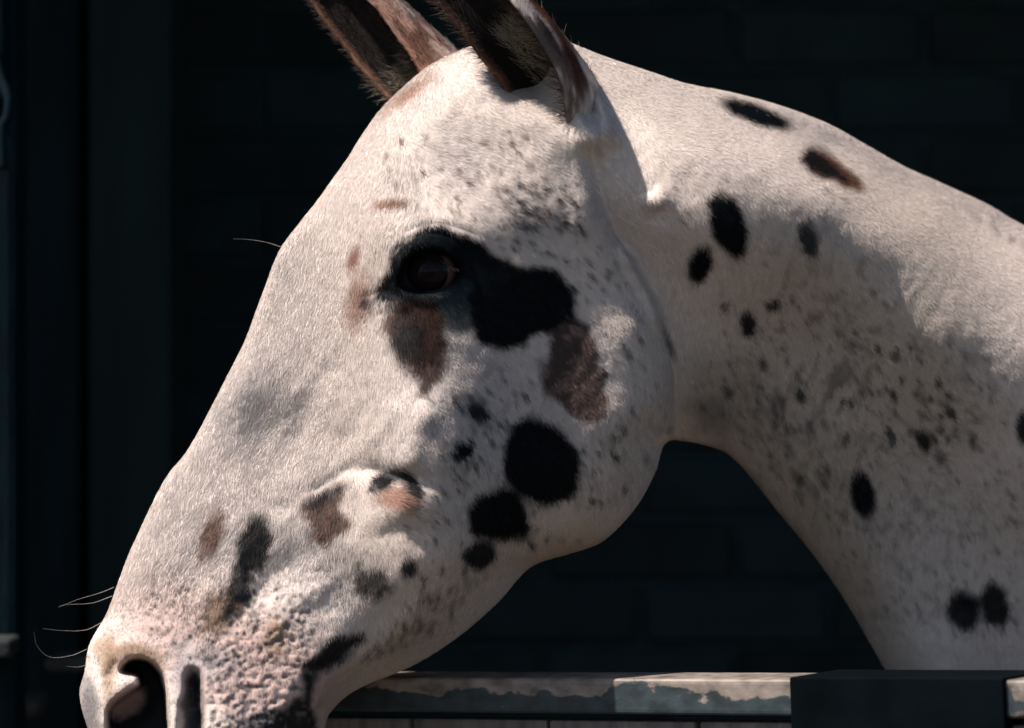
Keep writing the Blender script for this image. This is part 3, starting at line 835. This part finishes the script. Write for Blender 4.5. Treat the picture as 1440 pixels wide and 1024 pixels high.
# nostril lining and groove
nin = spline([(172, 944), (182, 930), (197, 927), (213, 934), (225, 947), (231, 964), (235, 993), (236, 1030), (228, 1070), (190, 1074), (158, 1040), (152, 1010), (156, 996), (164, 986), (183, 972), (196, 962), (192, 950)], 4)
patch([(172, 944), (182, 930), (197, 927), (213, 934), (225, 947), (231, 964), (235, 993), (236, 1030), (228, 1070), (190, 1074), (158, 1040), (152, 1010), (156, 996), (164, 986), (183, 972), (196, 962), (192, 950)], BLACK, 3, 1, 1.5)
patch([(262, 952), (276, 944), (284, 956), (282, 990), (286, 1010), (285, 1070), (255, 1070), (258, 1010), (254, 985)], BLACK * 1.3, 6, 0.97, 9)
flecks(220, [(120, 880), (180, 840), (300, 850), (300, 1020), (240, 930), (150, 930), (118, 1000)], 1.0, 2.6, 1.2, (0.2, 0.7), GREY * 0.5)
spot(178, 985, 26, 20, -35, PINK * 0.62, 9, 0.8, 0.3)
spot(190, 915, 46, 9, 5, TAN * 0.9, 7, 0.6)
spot(152, 935, 8, 34, 0, TAN * 0.9, 6, 0.7)
spot(126, 985, 10, 34, -8, GREY * 0.6, 7, 0.7)
spot(252, 985, 13, 60, 0, GREY * 1.1, 9, 0.4)
# neck
spot(*px(510, 265, 850, 50, 2.437), 56, 14, 19, BLACK, 4, 1.0, 0.12)
patch(c5((662, 400), (700, 368), (750, 400), (805, 435), (866, 480), (880, 532), (800, 508), (730, 478), (675, 445)), BROWN * 0.7, 6, 1.0, 8)
patch(c5((668, 400), (705, 380), (745, 415), (790, 450), (825, 490), (790, 494), (730, 466), (680, 440)), BLACK, 5, 0.95, 8)
spot(*px(420, 645, 850, 50, 2.437), 25, 50, -20, BLACK, 5, 1, 0.15)
spot(*px(325, 780, 850, 50, 2.437), 17, 28, 18, BLACK, 4, 1, 0.12)
spot(*px(697, 692, 850, 50, 2.437), 14, 25, -12, BLACK * 2, 6, 0.92, 0.3)
spot(*px(575, 922, 850, 50, 2.437), 11, 8, 0, BLACK * 1.5, 4, 0.9)
spot(*px(490, 985, 850, 50, 2.437), 11, 17, -5, BLACK, 4, 0.97)
spot(*px(410, 928, 850, 50, 2.437), 5, 6, 0, BLACK * 2, 3, 0.8)
spot(*px(220, 145, 850, 420, 2.437), 4, 24, -18, BLACK * 2, 3, 0.8)
spot(*px(540, 222, 850, 420, 2.437), 6, 9, -20, BLACK * 2, 4, 0.8)
spot(*px(670, 325, 850, 420, 2.437), 6, 11, -20, BLACK * 1.5, 3, 0.9)
spot(*px(882, 668, 850, 420, 2.437), 18, 35, -12, BLACK, 4, 1, 0.1)
spot(*px(1090, 482, 850, 420, 2.437), 11, 17, -25, BLACK, 4, 0.95, 0.2)
spot(1441, 600, 14, 25, 0, BLACK, 4, 0.97)
spot(*px(825, 480, 850, 420, 2.437), 5, 10, 20, BLACK * 2, 3, 0.8)
spot(*px(668, 615, 850, 420, 2.437), 5, 6, 0, BLACK * 3, 3, 0.8)
spot(*px(1260, 485, 850, 420, 2.437), 5, 12, 0, BLACK * 2, 4, 0.8)
spot(1353, 856, 24, 30, -20, BLACK, 6, 0.97, 0.2)
spot(1398, 850, 21, 32, -10, BLACK, 6, 0.97, 0.2)
spot(1365, 845, 18, 10, 0, BLACK * 1.5, 7, 0.8)
spot(*px(720, 60, 850, 420, 2.437), 14, 8, -20, BLACK * 5, 5, 0.5)
spot(*px(370, 390, 850, 420, 2.437), 30, 24, 0, GREY * 0.5, 16, 0.6, 0.4)
# flecks along the lie of the hair
flecks(900, [(1020, 420), (1300, 400), (1440, 560), (1440, 900), (1230, 880), (1080, 650), (980, 600), (1000, 480)], 0.9, 3.2, 2.2, (0.15, 0.6), BLACK * 8)
flecks(50, [(1160, 460), (1340, 480), (1350, 680), (1200, 640)], 3, 6, 1.7, (0.4, 0.85), BLACK * 4)
flecks(90, [(980, 540), (1120, 520), (1200, 760), (1060, 640)], 2, 7, 1.6, (0.2, 0.5), BLACK * 6)
flecks(120, [(620, 620), (700, 620), (880, 600), (930, 640), (820, 760), (700, 780), (600, 850), (560, 760)], 1.3, 3.5, 2.2, (0.4, 0.9))
flecks(90, [(690, 330), (850, 310), (900, 420), (930, 560), (860, 640), (830, 520)], 1.4, 4, 2.0, (0.35, 0.85))
flecks(120, [(540, 190), (740, 180), (800, 300), (760, 320), (540, 290)], 1.2, 3.4, 2.0, (0.35, 0.9), BROWN * 0.5)
flecks(130, [(690, 250), (800, 260), (830, 330), (700, 320)], 1.4, 4, 1.8, (0.35, 0.85))
flecks(90, [(500, 300), (560, 310), (540, 420), (510, 380)], 1.0, 2.2, 1.4, (0.3, 0.7), BROWN)
flecks(160, [(480, 460), (600, 560), (560, 700), (430, 700), (400, 560)], 1.0, 3.2, 2.6, (0.2, 0.5), GREY * 0.8)
flecks(90, [(600, 560), (760, 520), (720, 640), (620, 680)], 1.4, 4.5, 2.2, (0.3, 0.8))
flecks(100, [(560, 850), (700, 800), (600, 900), (500, 940)], 1.2, 3, 2.6, (0.3, 0.7))
flecks(80, [(440, 700), (560, 760), (540, 840), (440, 860)], 1.2, 3, 1.6, (0.3, 0.7))
flecks(150, [(200, 780), (330, 820), (420, 880), (300, 940), (210, 910)], 1.2, 3.2, 1.1, (0.4, 0.95), BLACK * 3)
flecks(170, [(290, 850), (420, 800), (450, 900), (430, 1030), (290, 1030)], 1.6, 4.0, 1.2, (0.4, 0.95), BLACK * 4)
flecks(90, [(1130, 184), (1440, 338), (1440, 350), (1130, 196)], 1.2, 2.6, 2.2, (0.2, 0.6))
flecks(60, [(940, 240), (1200, 260), (1150, 340), (960, 330)], 1.2, 3, 2, (0.2, 0.5))
# pebbly whisker skin on the lip: pits are dark and sunken
peb_m = mask_poly([(300, 900), (350, 850), (400, 840), (440, 900), (440, 1060), (286, 1060), (286, 960)], 26)
peb = vnoise(U, V, 7.5, 201) * 0.6 + vnoise(U, V, 4.6, 207) * 0.4
H += peb_m * 0.0014 * (sstep(0.25, 0.6, peb) - 0.6)
pits = sample(peb_m * (1 - sstep(0.28, 0.42, peb)), RX0, RY0, RS, MU, MV)
blend((slice(None), slice(None)), pits * 0.75, GREY * 0.5)
nz_m = mask_poly([(112, 900), (160, 860), (300, 850), (300, 1060), (112, 1060)], 20)
H += nz_m * (0.0010 * (vnoise(U, V, 8, 311) - 0.5) + 0.0014 * (vnoise(U, V, 20, 312) - 0.5))
peb2 = mask_poly([(180, 840), (300, 800), (420, 790), (480, 820), (470, 900), (300, 900), (200, 910)], 30)
H += peb2 * 0.0008 * (vnoise(U, V, 9.0, 301) - 0.5)

# ------------------------------------------------------------------ build the body grid
def smooth_edge_noise(u, v): return 0.5 * (vnoise(u, v, 9, 77) - 0.5)
HQ = sample(H, RX0, RY0, RS, QU, QV)
YM = midplane(QU)
Yf = YM - EDGE * HQ
Yb = YM + EDGE * (0.03 + 0.9 * np.clip(sample(hh * (HD > 0) + hn * (HD <= 0), RX0, RY0, RS, QU, QV), 0.02, 0.2))
def unproj(u, v, y):
    k = (D + y) / D
    return np.dstack([(u - 720.0) / S * k, y, ZC - (v - 512.0) / S * k])
PF = unproj(QU, QV, Yf); PB = unproj(QU, QV, Yb)
COL = sample(coat, KX, KY, KS, QU, QV)

rim = used & (dpos <= 1e-9)
idF = -np.ones(used.shape, int); idF[used] = np.arange(used.sum())
nF = int(used.sum())
idB = idF.copy()
bk = used & ~rim
idB[bk] = nF + np.arange(bk.sum())
co = np.concatenate([PF[used], PB[bk]])
colr = np.concatenate([COL[used], COL[bk]])
def quads(idm, flip):
    a = idm[:-1, :-1][cell]; b = idm[:-1, 1:][cell]; c = idm[1:, 1:][cell]; d = idm[1:, :-1][cell]
    return np.stack([a, d, c, b] if not flip else [a, b, c, d], 1)
faces = np.concatenate([quads(idF, False), quads(idB, True)])

def mesh_from(name, co, faces, colr):
    me = bpy.data.meshes.new(name)
    me.vertices.add(len(co)); me.vertices.foreach_set('co', co.astype(np.float32).ravel())
    me.loops.add(faces.size); me.loops.foreach_set('vertex_index', faces.astype(np.int32).ravel())
    me.polygons.add(len(faces))
    me.polygons.foreach_set('loop_start', np.arange(0, faces.size, 4, dtype=np.int32))
    me.polygons.foreach_set('use_smooth', np.ones(len(faces), bool))
    at_ = me.color_attributes.new('coat', 'FLOAT_COLOR', 'POINT')
    at_.data.foreach_set('color', np.c_[colr, np.ones(len(colr))].astype(np.float32).ravel())
    me.update(calc_edges=True)
    return me

# ------------------------------------------------------------------ ears: cupped shells, part of the same body mesh
def ear(axis, radii, back, gap, wall, ncol=64, nrow=90, squash=0.8):
    """axis: world points base->tip; back: direction the closed side faces. returns outer and inner grids"""
    ax = spline(axis, 12, False)
    s = np.linspace(0, 1, nrow); idx = s * (len(ax) - 1)
    ax = np.array([[np.interp(t, np.arange(len(ax)), ax[:, k]) for k in range(3)] for t in idx])
    rad = np.interp(s, *zip(*radii)); gp = np.interp(s, *zip(*gap))
    T = np.gradient(ax, axis=0); T /= np.linalg.norm(T, axis=1, keepdims=True)
    bdir = np.array([np.interp(s, [0, 1], [back[0][k], back[1][k]]) for k in range(3)]).T
    bdir -= (bdir * T).sum(1, keepdims=True) * T; bdir /= np.linalg.norm(bdir, axis=1, keepdims=True)
    sd = np.cross(T, bdir)
    ph = np.linspace(-1, 1, ncol)
    def shell(off):
        out = np.zeros((nrow, ncol, 3))
        for i in range(nrow):
            a = ph * (math.pi - gp[i])
            r = max(rad[i] - off, 0.0004)
            out[i] = ax[i] + r * (np.cos(a)[:, None] * bdir[i] * squash + np.sin(a)[:, None] * sd[i])
        return out
    return shell(0), shell(wall), T, bdir, sd

def grid_faces(n, m, base, flip):
    i, j = np.meshgrid(np.arange(n - 1), np.arange(m - 1), indexing='ij')
    a = base + i * m + j; b = a + 1; c = a + m + 1; d = a + m
    f = np.stack([a, b, c, d], -1).reshape(-1, 4)
    return f[:, ::-1] if flip else f

ears = []
def add_ear(axis, radii, back, gap, wall, paint_out, paint_in, squash=0.8):
    global co, colr, faces
    o, inn, T, bd, sd = ear(axis, radii, back, gap, wall, squash=squash)
    n, m, _ = o.shape
    base = len(co)
    t = np.linspace(0, 1, n)[:, None] * np.ones((1, m)); p = np.linspace(-1, 1, m)[None] * np.ones((n, 1))
    co_ = np.concatenate([o.reshape(-1, 3), inn.reshape(-1, 3)])
    cc = np.concatenate([paint_out(t, p).reshape(-1, 3), paint_in(t, p).reshape(-1, 3)])
    f = [grid_faces(n, m, base, False), grid_faces(n, m, base + n * m, True)]
    # lips: join the two shells along both side edges and the tip
    for j, fl in ((0, False), (m - 1, True)):
        i = np.arange(n - 1)
        q = np.stack([base + i * m + j, base + (i + 1) * m + j, base + n * m + (i + 1) * m + j, base + n * m + i * m + j], 1)
        f.append(q[:, ::-1] if fl else q)
    jj = np.arange(m - 1); i = n - 1
    f.append(np.stack([base + i * m + jj, base + i * m + jj + 1, base + n * m + i * m + jj + 1, base + n * m + i * m + jj], 1))
    co = np.concatenate([co, co_]); colr = np.concatenate([colr, cc]); faces = np.concatenate([faces] + f)
    ears.append((o, inn, cc[:n * m].reshape(n, m, 3), cc[n * m:].reshape(n, m, 3), bd))

def mixc(a, b, t): return a * (1 - t[..., None]) + b * t[..., None]
def ear_near_out(t, p):
    c = np.ones(t.shape + (3,)) * WHITE
    nz = fbm(t * 70, p * 40, 9, 15, 3)
    back_ = sstep(-0.86, -0.66, p + 0.5 * (nz - 0.5))
    c = mixc(c, BROWN * 1.3, sstep(0.20, 0.30, t + 0.25 * (nz - 0.5)) * back_)
    c = mixc(c, DKBROWN * 0.7, sstep(0.48, 0.60, nz) * sstep(0.12, 0.25, t) * 0.85)
    return mixc(c, BROWN * 1.3, sstep(0.86, 0.97, p) * sstep(0.15, 0.3, t))
def ear_near_in(t, p):
    c = np.ones(t.shape + (3,)) * np.array([0.016, 0.013, 0.012])
    c = mixc(c, BROWN * 0.9, sstep(0.88, 0.97, p))
    c = mixc(c, GREY * 0.7, sstep(0.62, 0.97, -p) * sstep(0.40, 0.55, fbm(t * 80, p * 40, 8, 35, 3)))
    return c
def ear_far_out(t, p):
    c = np.ones(t.shape + (3,)) * WHITE
    nz = fbm(t * 60, p * 40, 9, 5, 3)
    return mixc(mixc(c, BROWN * 2.0, np.clip(sstep(0.40, 0.62, nz) * 0.7 + sstep(0.35, 0.85, np.abs(p)) * 0.85, 0, 0.92)), DKBROWN, sstep(0.52, 0.66, fbm(t * 90, p * 55, 7, 25, 2)) * 0.6)
# near ear
add_ear([at(822, 205, 0.010), at(782, 140, -0.055), at(724, 70, -0.094), at(660, -4, -0.102), at(606, -64, -0.092), at(562, -118, -0.08)],
        [(0, .024), (.15, .031), (.4, .034), (.65, .031), (.88, .016), (1, .001)], [(0.62, 0.60, 0.5), (0.50, 0.80, 0.4)],
        [(0, .05), (.12, .2), (.20, .9), (.32, 1.4), (.55, 1.6), (1, 1.6)], 0.0035, ear_near_out, ear_near_in, squash=1.2)
# far ear
add_ear([at(640, 150, 0.02), at(598, 112, 0.03), at(545, 66, 0.035), at(488, 8, 0.04), at(440, -58, 0.045), at(402, -118, 0.05)],
        [(0, .026), (.2, .033), (.45, .034), (.7, .029), (.9, .013), (1, .001)], [(0.62, 0.62, 0.5), (0.58, 0.68, 0.5)],
        [(0, .5), (.2, 1.0), (.5, 1.4), (1, 1.5)], 0.0035, ear_far_out, ear_near_in, squash=1.15)

horse_me = mesh_from('horse', co, faces, colr)
horse_me.materials.append(coat_material())
horse = bpy.data.objects.new('horse', horse_me); C.objects.link(horse)
tag(horse, 'white horse with black and brown spots leaning its head out over the door', 'horse')

# ------------------------------------------------------------------ coat hair
def hair_object(name, pts, rad, cols, mat, parent=horse, lie=None):
    """pts (n, k, 3), rad (k,) or (n,k), cols (n,3)"""
    n, k, _ = pts.shape
    hc = bpy.data.hair_curves.new(name)
    hc.add_curves([k] * n)
    hc.position_data.foreach_set('vector', pts.astype(np.float32).ravel()) if hasattr(hc, 'position_data') else hc.attributes['position'].data.foreach_set('vector', pts.astype(np.float32).ravel())
    ra = hc.attributes.get('radius') or hc.attributes.new('radius', 'FLOAT', 'POINT')
    ra.data.foreach_set('value', (np.ones((n, k)) * rad).astype(np.float32).ravel())
    ca = hc.attributes.new('coat', 'FLOAT_COLOR', 'CURVE')
    ca.data.foreach_set('color', np.c_[cols, np.ones(n)].astype(np.float32).ravel())
    if lie is not None:
        la = hc.attributes.new('lie', 'FLOAT_VECTOR', 'CURVE')
        la.data.foreach_set('vector', lie.astype(np.float32).ravel())
    hc.materials.append(mat)
    o = bpy.data.objects.new(name, hc); C.objects.link(o); o.parent = parent
    o['kind'] = 'stuff'
    return o
m_hair = hair_material()

def normals_of(P):
    du = np.gradient(P, axis=1); dv = np.gradient(P, axis=0)
    n = np.cross(du, dv)
    return n / (np.linalg.norm(n, axis=-1, keepdims=True) + 1e-12)

NH = 600000
cw = (GU[1:] - GU[:-1])[None] * (GV[1:] - GV[:-1])[:, None]
A_ = np.linalg.norm(np.cross(PF[:-1, 1:] - PF[:-1, :-1], PF[1:, :-1] - PF[:-1, :-1]), axis=-1)
full = inside[:-1, :-1] & inside[1:, :-1] & inside[:-1, 1:] & inside[1:, 1:]
infr = (PU[:-1, :-1] < 1450) & (PV[:-1, :-1] < 1035)
bare = np.clip(sample(nost + groove + eye_m * 1.5, RX0, RY0, RS, QU, QV), 0, 1)[:-1, :-1]
short = sample(np.clip(peb_m + 0.7 * peb2 + mask_poly([(110, 880), (260, 880), (290, 1060), (110, 1060)], 20), 0, 1), RX0, RY0, RS, QU, QV)[:-1, :-1]
wgt = (A_ * full * infr * (1 - bare) * (1 - 0.75 * short)).ravel()
wgt = np.minimum(wgt, np.percentile(wgt[wgt > 0], 99.5))
cdf = np.cumsum(wgt); cdf /= cdf[-1]
ci = np.searchsorted(cdf, rng.random(NH)); ci = np.minimum(ci, wgt.size - 1)
ii, jj = np.unravel_index(ci, A_.shape)
fu_, fv_ = rng.random(NH), rng.random(NH)
def lerpg(A):
    a = A[ii, jj]; b = A[ii, jj + 1]; c = A[ii + 1, jj]; d = A[ii + 1, jj + 1]
    x = fu_[:, None] if a.ndim == 2 else fu_; y = fv_[:, None] if a.ndim == 2 else fv_
    return (a * (1 - x) + b * x) * (1 - y) + (c * (1 - x) + d * x) * y
root = lerpg(PF)
NF = normals_of(PF)
NF *= np.where(NF[..., 1:2] > 0, -1, 1)
nrm = lerpg(NF); nrm /= np.linalg.norm(nrm, axis=1, keepdims=True) + 1e-9
hu = lerpg(QU); hv = lerpg(QV)
fl = flow(hu, hv)
ja = rng.normal(0, 0.12, NH) + 0.4 * (vnoise(hu, hv, 22, 401) - 0.5) + 0.25 * (vnoise(hu, hv, 9, 402) - 0.5)
ca_, sa_ = np.cos(ja), np.sin(ja)
fl = np.c_[fl[:, 0] * ca_ - fl[:, 1] * sa_, fl[:, 0] * sa_ + fl[:, 1] * ca_]
tan = np.c_[fl[:, 0], np.zeros(NH), -fl[:, 1]]
tan -= (tan * nrm).sum(1, keepdims=True) * nrm
tan /= np.linalg.norm(tan, axis=1, keepdims=True) + 1e-9
sh = short[ii, jj]
ln = rng.uniform(0.0032, 0.0062, NH) * (1 - 0.55 * sh)
lift = rng.uniform(0.06, 0.18, NH)
pts = np.stack([root - nrm * 0.0003,
                root + tan * (ln * 0.5)[:, None] + nrm * (ln * lift * 0.6)[:, None],
                root + tan * ln[:, None] + nrm * (ln * lift * 0.8)[:, None]], 1)
lie = nrm + np.cross(nrm, tan) * rng.normal(0, 0.16, NH)[:, None] - tan * 0.26
lie /= np.linalg.norm(lie, axis=1, keepdims=True)
hcol = sample(coat, KX, KY, KS, hu + rng.normal(0, 2.2, NH), hv + rng.normal(0, 2.2, NH))
hcol = hcol * rng.uniform(0.88, 1.14, NH)[:, None]
hair_object('coat_hair', pts, np.array([0.00011, 0.00009, 0.00003]), hcol, hair_material('lying_hair', 0.5, True), lie=lie)

# soft hair in and round the ears
def ear_hair(grid, cols, n, tlo, thi, plo, phi, length, outdir, up, spread=0.35, colf=None, r0=0.00015, toward=1):
    N, M, _ = grid.shape
    t = rng.uniform(tlo, thi, n); p = rng.uniform(plo, phi, n)
    i = (t * (N - 1)).astype(int); j = ((p + 1) / 2 * (M - 1)).astype(int)
    r = grid[i, j] + rng.normal(0, 0.0006, (n, 3))
    d = np.array(outdir)[None] + rng.normal(0, spread, (n, 3)); d /= np.linalg.norm(d, axis=1, keepdims=True)
    u_ = np.array(up)[None]
    L = length * rng.uniform(0.5, 1.2, n)[:, None]
    pp = np.stack([r, r + d * L * 0.5, r + (d * 0.85 + u_ * 0.3) * L], 1)
    nn_ = normals_of(grid); cen = grid.mean(1)[:, None]
    flip_ = np.where(((grid - cen) * nn_).sum(-1, keepdims=True) < 0, -1, 1) * (1 if colf is None else -1)
    lz = (nn_ * flip_)[i, j] + rng.normal(0, 0.15, (n, 3)) + (0 if colf is None else np.array([-0.2, -0.2, 0.5]))
    lz /= np.linalg.norm(lz, axis=1, keepdims=True)
    c = cols[i, j] if colf is None else np.ones((n, 3)) * np.array(colf)
    return pp, c * rng.uniform(0.7, 1.2, n)[:, None], lz
(eo, ei, eco, eci, ebd) = ears[0]; (fo, fi, fco, fci, fbd) = ears[1]
P_, C_, L_ = [], [], []
def acc(x): P_.append(x[0]); C_.append(x[1]); L_.append(x[2])
UPE = (-0.65, -0.05, 0.75)
acc(ear_hair(eo, eco, 30000, 0.02, 0.95, -0.99, 0.99, 0.0045, UPE, (0, 0, 0), 0.12))
acc(ear_hair(fo, fco, 30000, 0.02, 0.95, -0.99, 0.99, 0.0045, UPE, (0, 0, 0), 0.12))
for sgn in (-1, 1):
    a_, b_ = (0.90, 1.0) if sgn > 0 else (-1.0, -0.90)
    cc_ = (0.42, 0.30, 0.24) if sgn > 0 else (0.16, 0.10, 0.08)
    acc(ear_hair(ei, eci, 1100, 0.12, 0.9, a_, b_, 0.016, (-0.75, -0.2, 0.1), (-0.2, 0, 0.2), 0.3, (0.16, 0.11, 0.09)))
    acc(ear_hair(fi, fci, 1000, 0.1, 0.9, a_, b_, 0.012, (-0.9, 0.0, 0.0), (-0.1, 0, 0.2), 0.3, (0.15, 0.11, 0.09)))  # fringe hair darkened: its shade is put into the colour
acc(ear_hair(ei, eci, 3000, 0.17, 0.42, -0.5, 0.6, 0.022, (-0.75, -0.45, 0.45), (0, 0, 0.2), 0.25, (0.55, 0.47, 0.34)))
acc(ear_hair(ei, eci, 4000, 0.1, 0.9, -0.95, 0.95, 0.014, (-0.4, -0.2, 0.7), (0, 0, 0.2), 0.3, (0.030, 0.025, 0.022)))
acc(ear_hair(fi, fci, 2600, 0.05, 0.35, -0.6, 0.9, 0.024, (-0.8, -0.1, -0.15), (0, 0, 0.1), 0.3, (0.36, 0.31, 0.23)))
acc(ear_hair(fi, fci, 4000, 0.2, 0.9, -0.9, 0.9, 0.014, (-0.7, -0.1, 0.6), (0, 0, 0.2), 0.3, (0.030, 0.025, 0.022)))
hair_object('ear_hair', np.concatenate(P_), np.array([0.00013, 0.00010, 0.00003]), np.concatenate(C_), hair_material('ear_hair_lying', 0.5, True), lie=np.concatenate(L_))

# ------------------------------------------------------------------ eye
def eye_material():
    m, n, l, b = new_mat('horse_eye')
    a = n.new('ShaderNodeAttribute'); a.attribute_name = 'coat'
    l.new(a.outputs['Color'], b.inputs['Base Color'])
    b.inputs['Roughness'].default_value = 0.25
    b.inputs['Coat Weight'].default_value = 0.6
    b.inputs['Coat IOR'].default_value = 1.3
    b.inputs['Specular IOR Level'].default_value = 0.0
    b.inputs['Coat Roughness'].default_value = 0.02
    return m
yS = midplane(np.array(605.0)) - float(sample(H + 0.014 * eye_m, RX0, RY0, RS, np.array([605.0]), np.array([381.0]))[0])
er = 0.0215
ec = at(604, 381, float(yS) + er - 0.0015)
n1, n2 = 48, 64
th = np.linspace(0, math.pi, n1)[:, None]; phs = np.linspace(0, 2 * math.pi, n2)[None]
gz = np.array([-0.12, -0.98, -0.12]); gz /= np.linalg.norm(gz)
gx = np.cross([0, 0, 1], gz); gx /= np.linalg.norm(gx); gy = np.cross(gz, gx)
r_ = er * (1 + 0.07 * np.exp(-(th / 0.45) ** 2))
Pz = r_ * np.cos(th) * np.ones_like(phs); Px = r_ * np.sin(th) * np.cos(phs); Py = r_ * np.sin(th) * np.sin(phs)
ep = Px[..., None] * gx + Py[..., None] * gy + Pz[..., None] * gz
thg = th * np.ones_like(phs)
pup = np.hypot(Px / 0.0075, Py / 0.0050)
ecol = np.ones(thg.shape + (3,)) * np.array([0.014, 0.008, 0.007])
ecol = mixc(ecol, np.array([0.003, 0.003, 0.004]), 1 - sstep(0.85, 1.1, pup))
ecol = mixc(ecol, np.array([0.006, 0.006, 0.007]), sstep(0.62, 0.70, thg))
ecol = mixc(ecol, np.array([0.13, 0.07, 0.06]), sstep(0.86, 0.94, thg) * sstep(0.2, 0.7, np.cos(phs + 0.35) * np.ones_like(thg)))
eme = mesh_from('eye', ep.reshape(-1, 3), grid_faces(n1, n2, 0, True), ecol.reshape(-1, 3))
eme.materials.append(eye_material())
eo_ = bpy.data.objects.new('eye', eme); C.objects.link(eo_); eo_.parent = horse; eo_.location = ec
eo_['label'] = 'dark glossy eye with pale pink rim at the back corner'

# eyelashes
P_, C_ = [], []
for k in range(70):
    t = k / 69; u = 566 + 78 * t; v = 362 - 14 * math.sin(math.pi * min(t * 1.1, 1)) + 16 * t
    y = float(yS) - 0.003
    r = at(u, v, y); d = np.array([-0.25 + 0.5 * t + random.uniform(-.1, .1), -0.75, -0.35 + random.uniform(-.15, .1)])
    L = random.uniform(.012, .018)
    P_.append([r, r + d * L * .5, r + (d + np.array([0, 0, .3])) * L]); C_.append([.012, .012, .012])
lo_ = hair_object('eyelash', np.array(P_), np.array([.00014, .0001, .00003]), np.array(C_), m_hair)

# whiskers
P_, C_ = [], []
def whisker(pts, y, r=1):
    pl = spline([(a, b) for a, b in pts], 5, False)
    q = [pl[int(round(t * (len(pl) - 1)))] for t in np.linspace(0, 1, 12)]
    P_.append([at(a, b, y - 0.004 * k) for k, (a, b) in enumerate(q)]); C_.append([.45, .42, .40])
whisker([(397, 348), (375, 341), (350, 337), (328, 336)], -0.01)
whisker([(160, 826), (140, 834), (110, 843), (82, 854)], -0.02)
whisker([(158, 838), (130, 848), (100, 850), (84, 852)], -0.02)
whisker([(142, 876), (120, 886), (90, 887), (60, 884)], -0.02)
whisker([(122, 913), (100, 922), (70, 924), (52, 908), (48, 888)], -0.02)
whisker([(122, 935), (110, 938), (92, 937)], -0.02)
whisker([(255, 985), (268, 1000), (285, 1022), (300, 1040)], -0.05)
whisker([(275, 960), (276, 980), (270, 1010)], -0.05)
whisker([(262, 950), (262, 990), (280, 1030)], -0.05)
for k in range(26):
    u = random.uniform(300, 440); v = random.uniform(960, 1050)
    whisker([(u, v), (u - 10, v + random.uniform(20, 40)), (u - random.uniform(10, 30), v + random.uniform(50, 90))], -0.06)
hair_object('whisker', np.array(P_), np.linspace(0.00017, 0.00004, 12), np.array(C_), hair_material('whisker', 0.35))
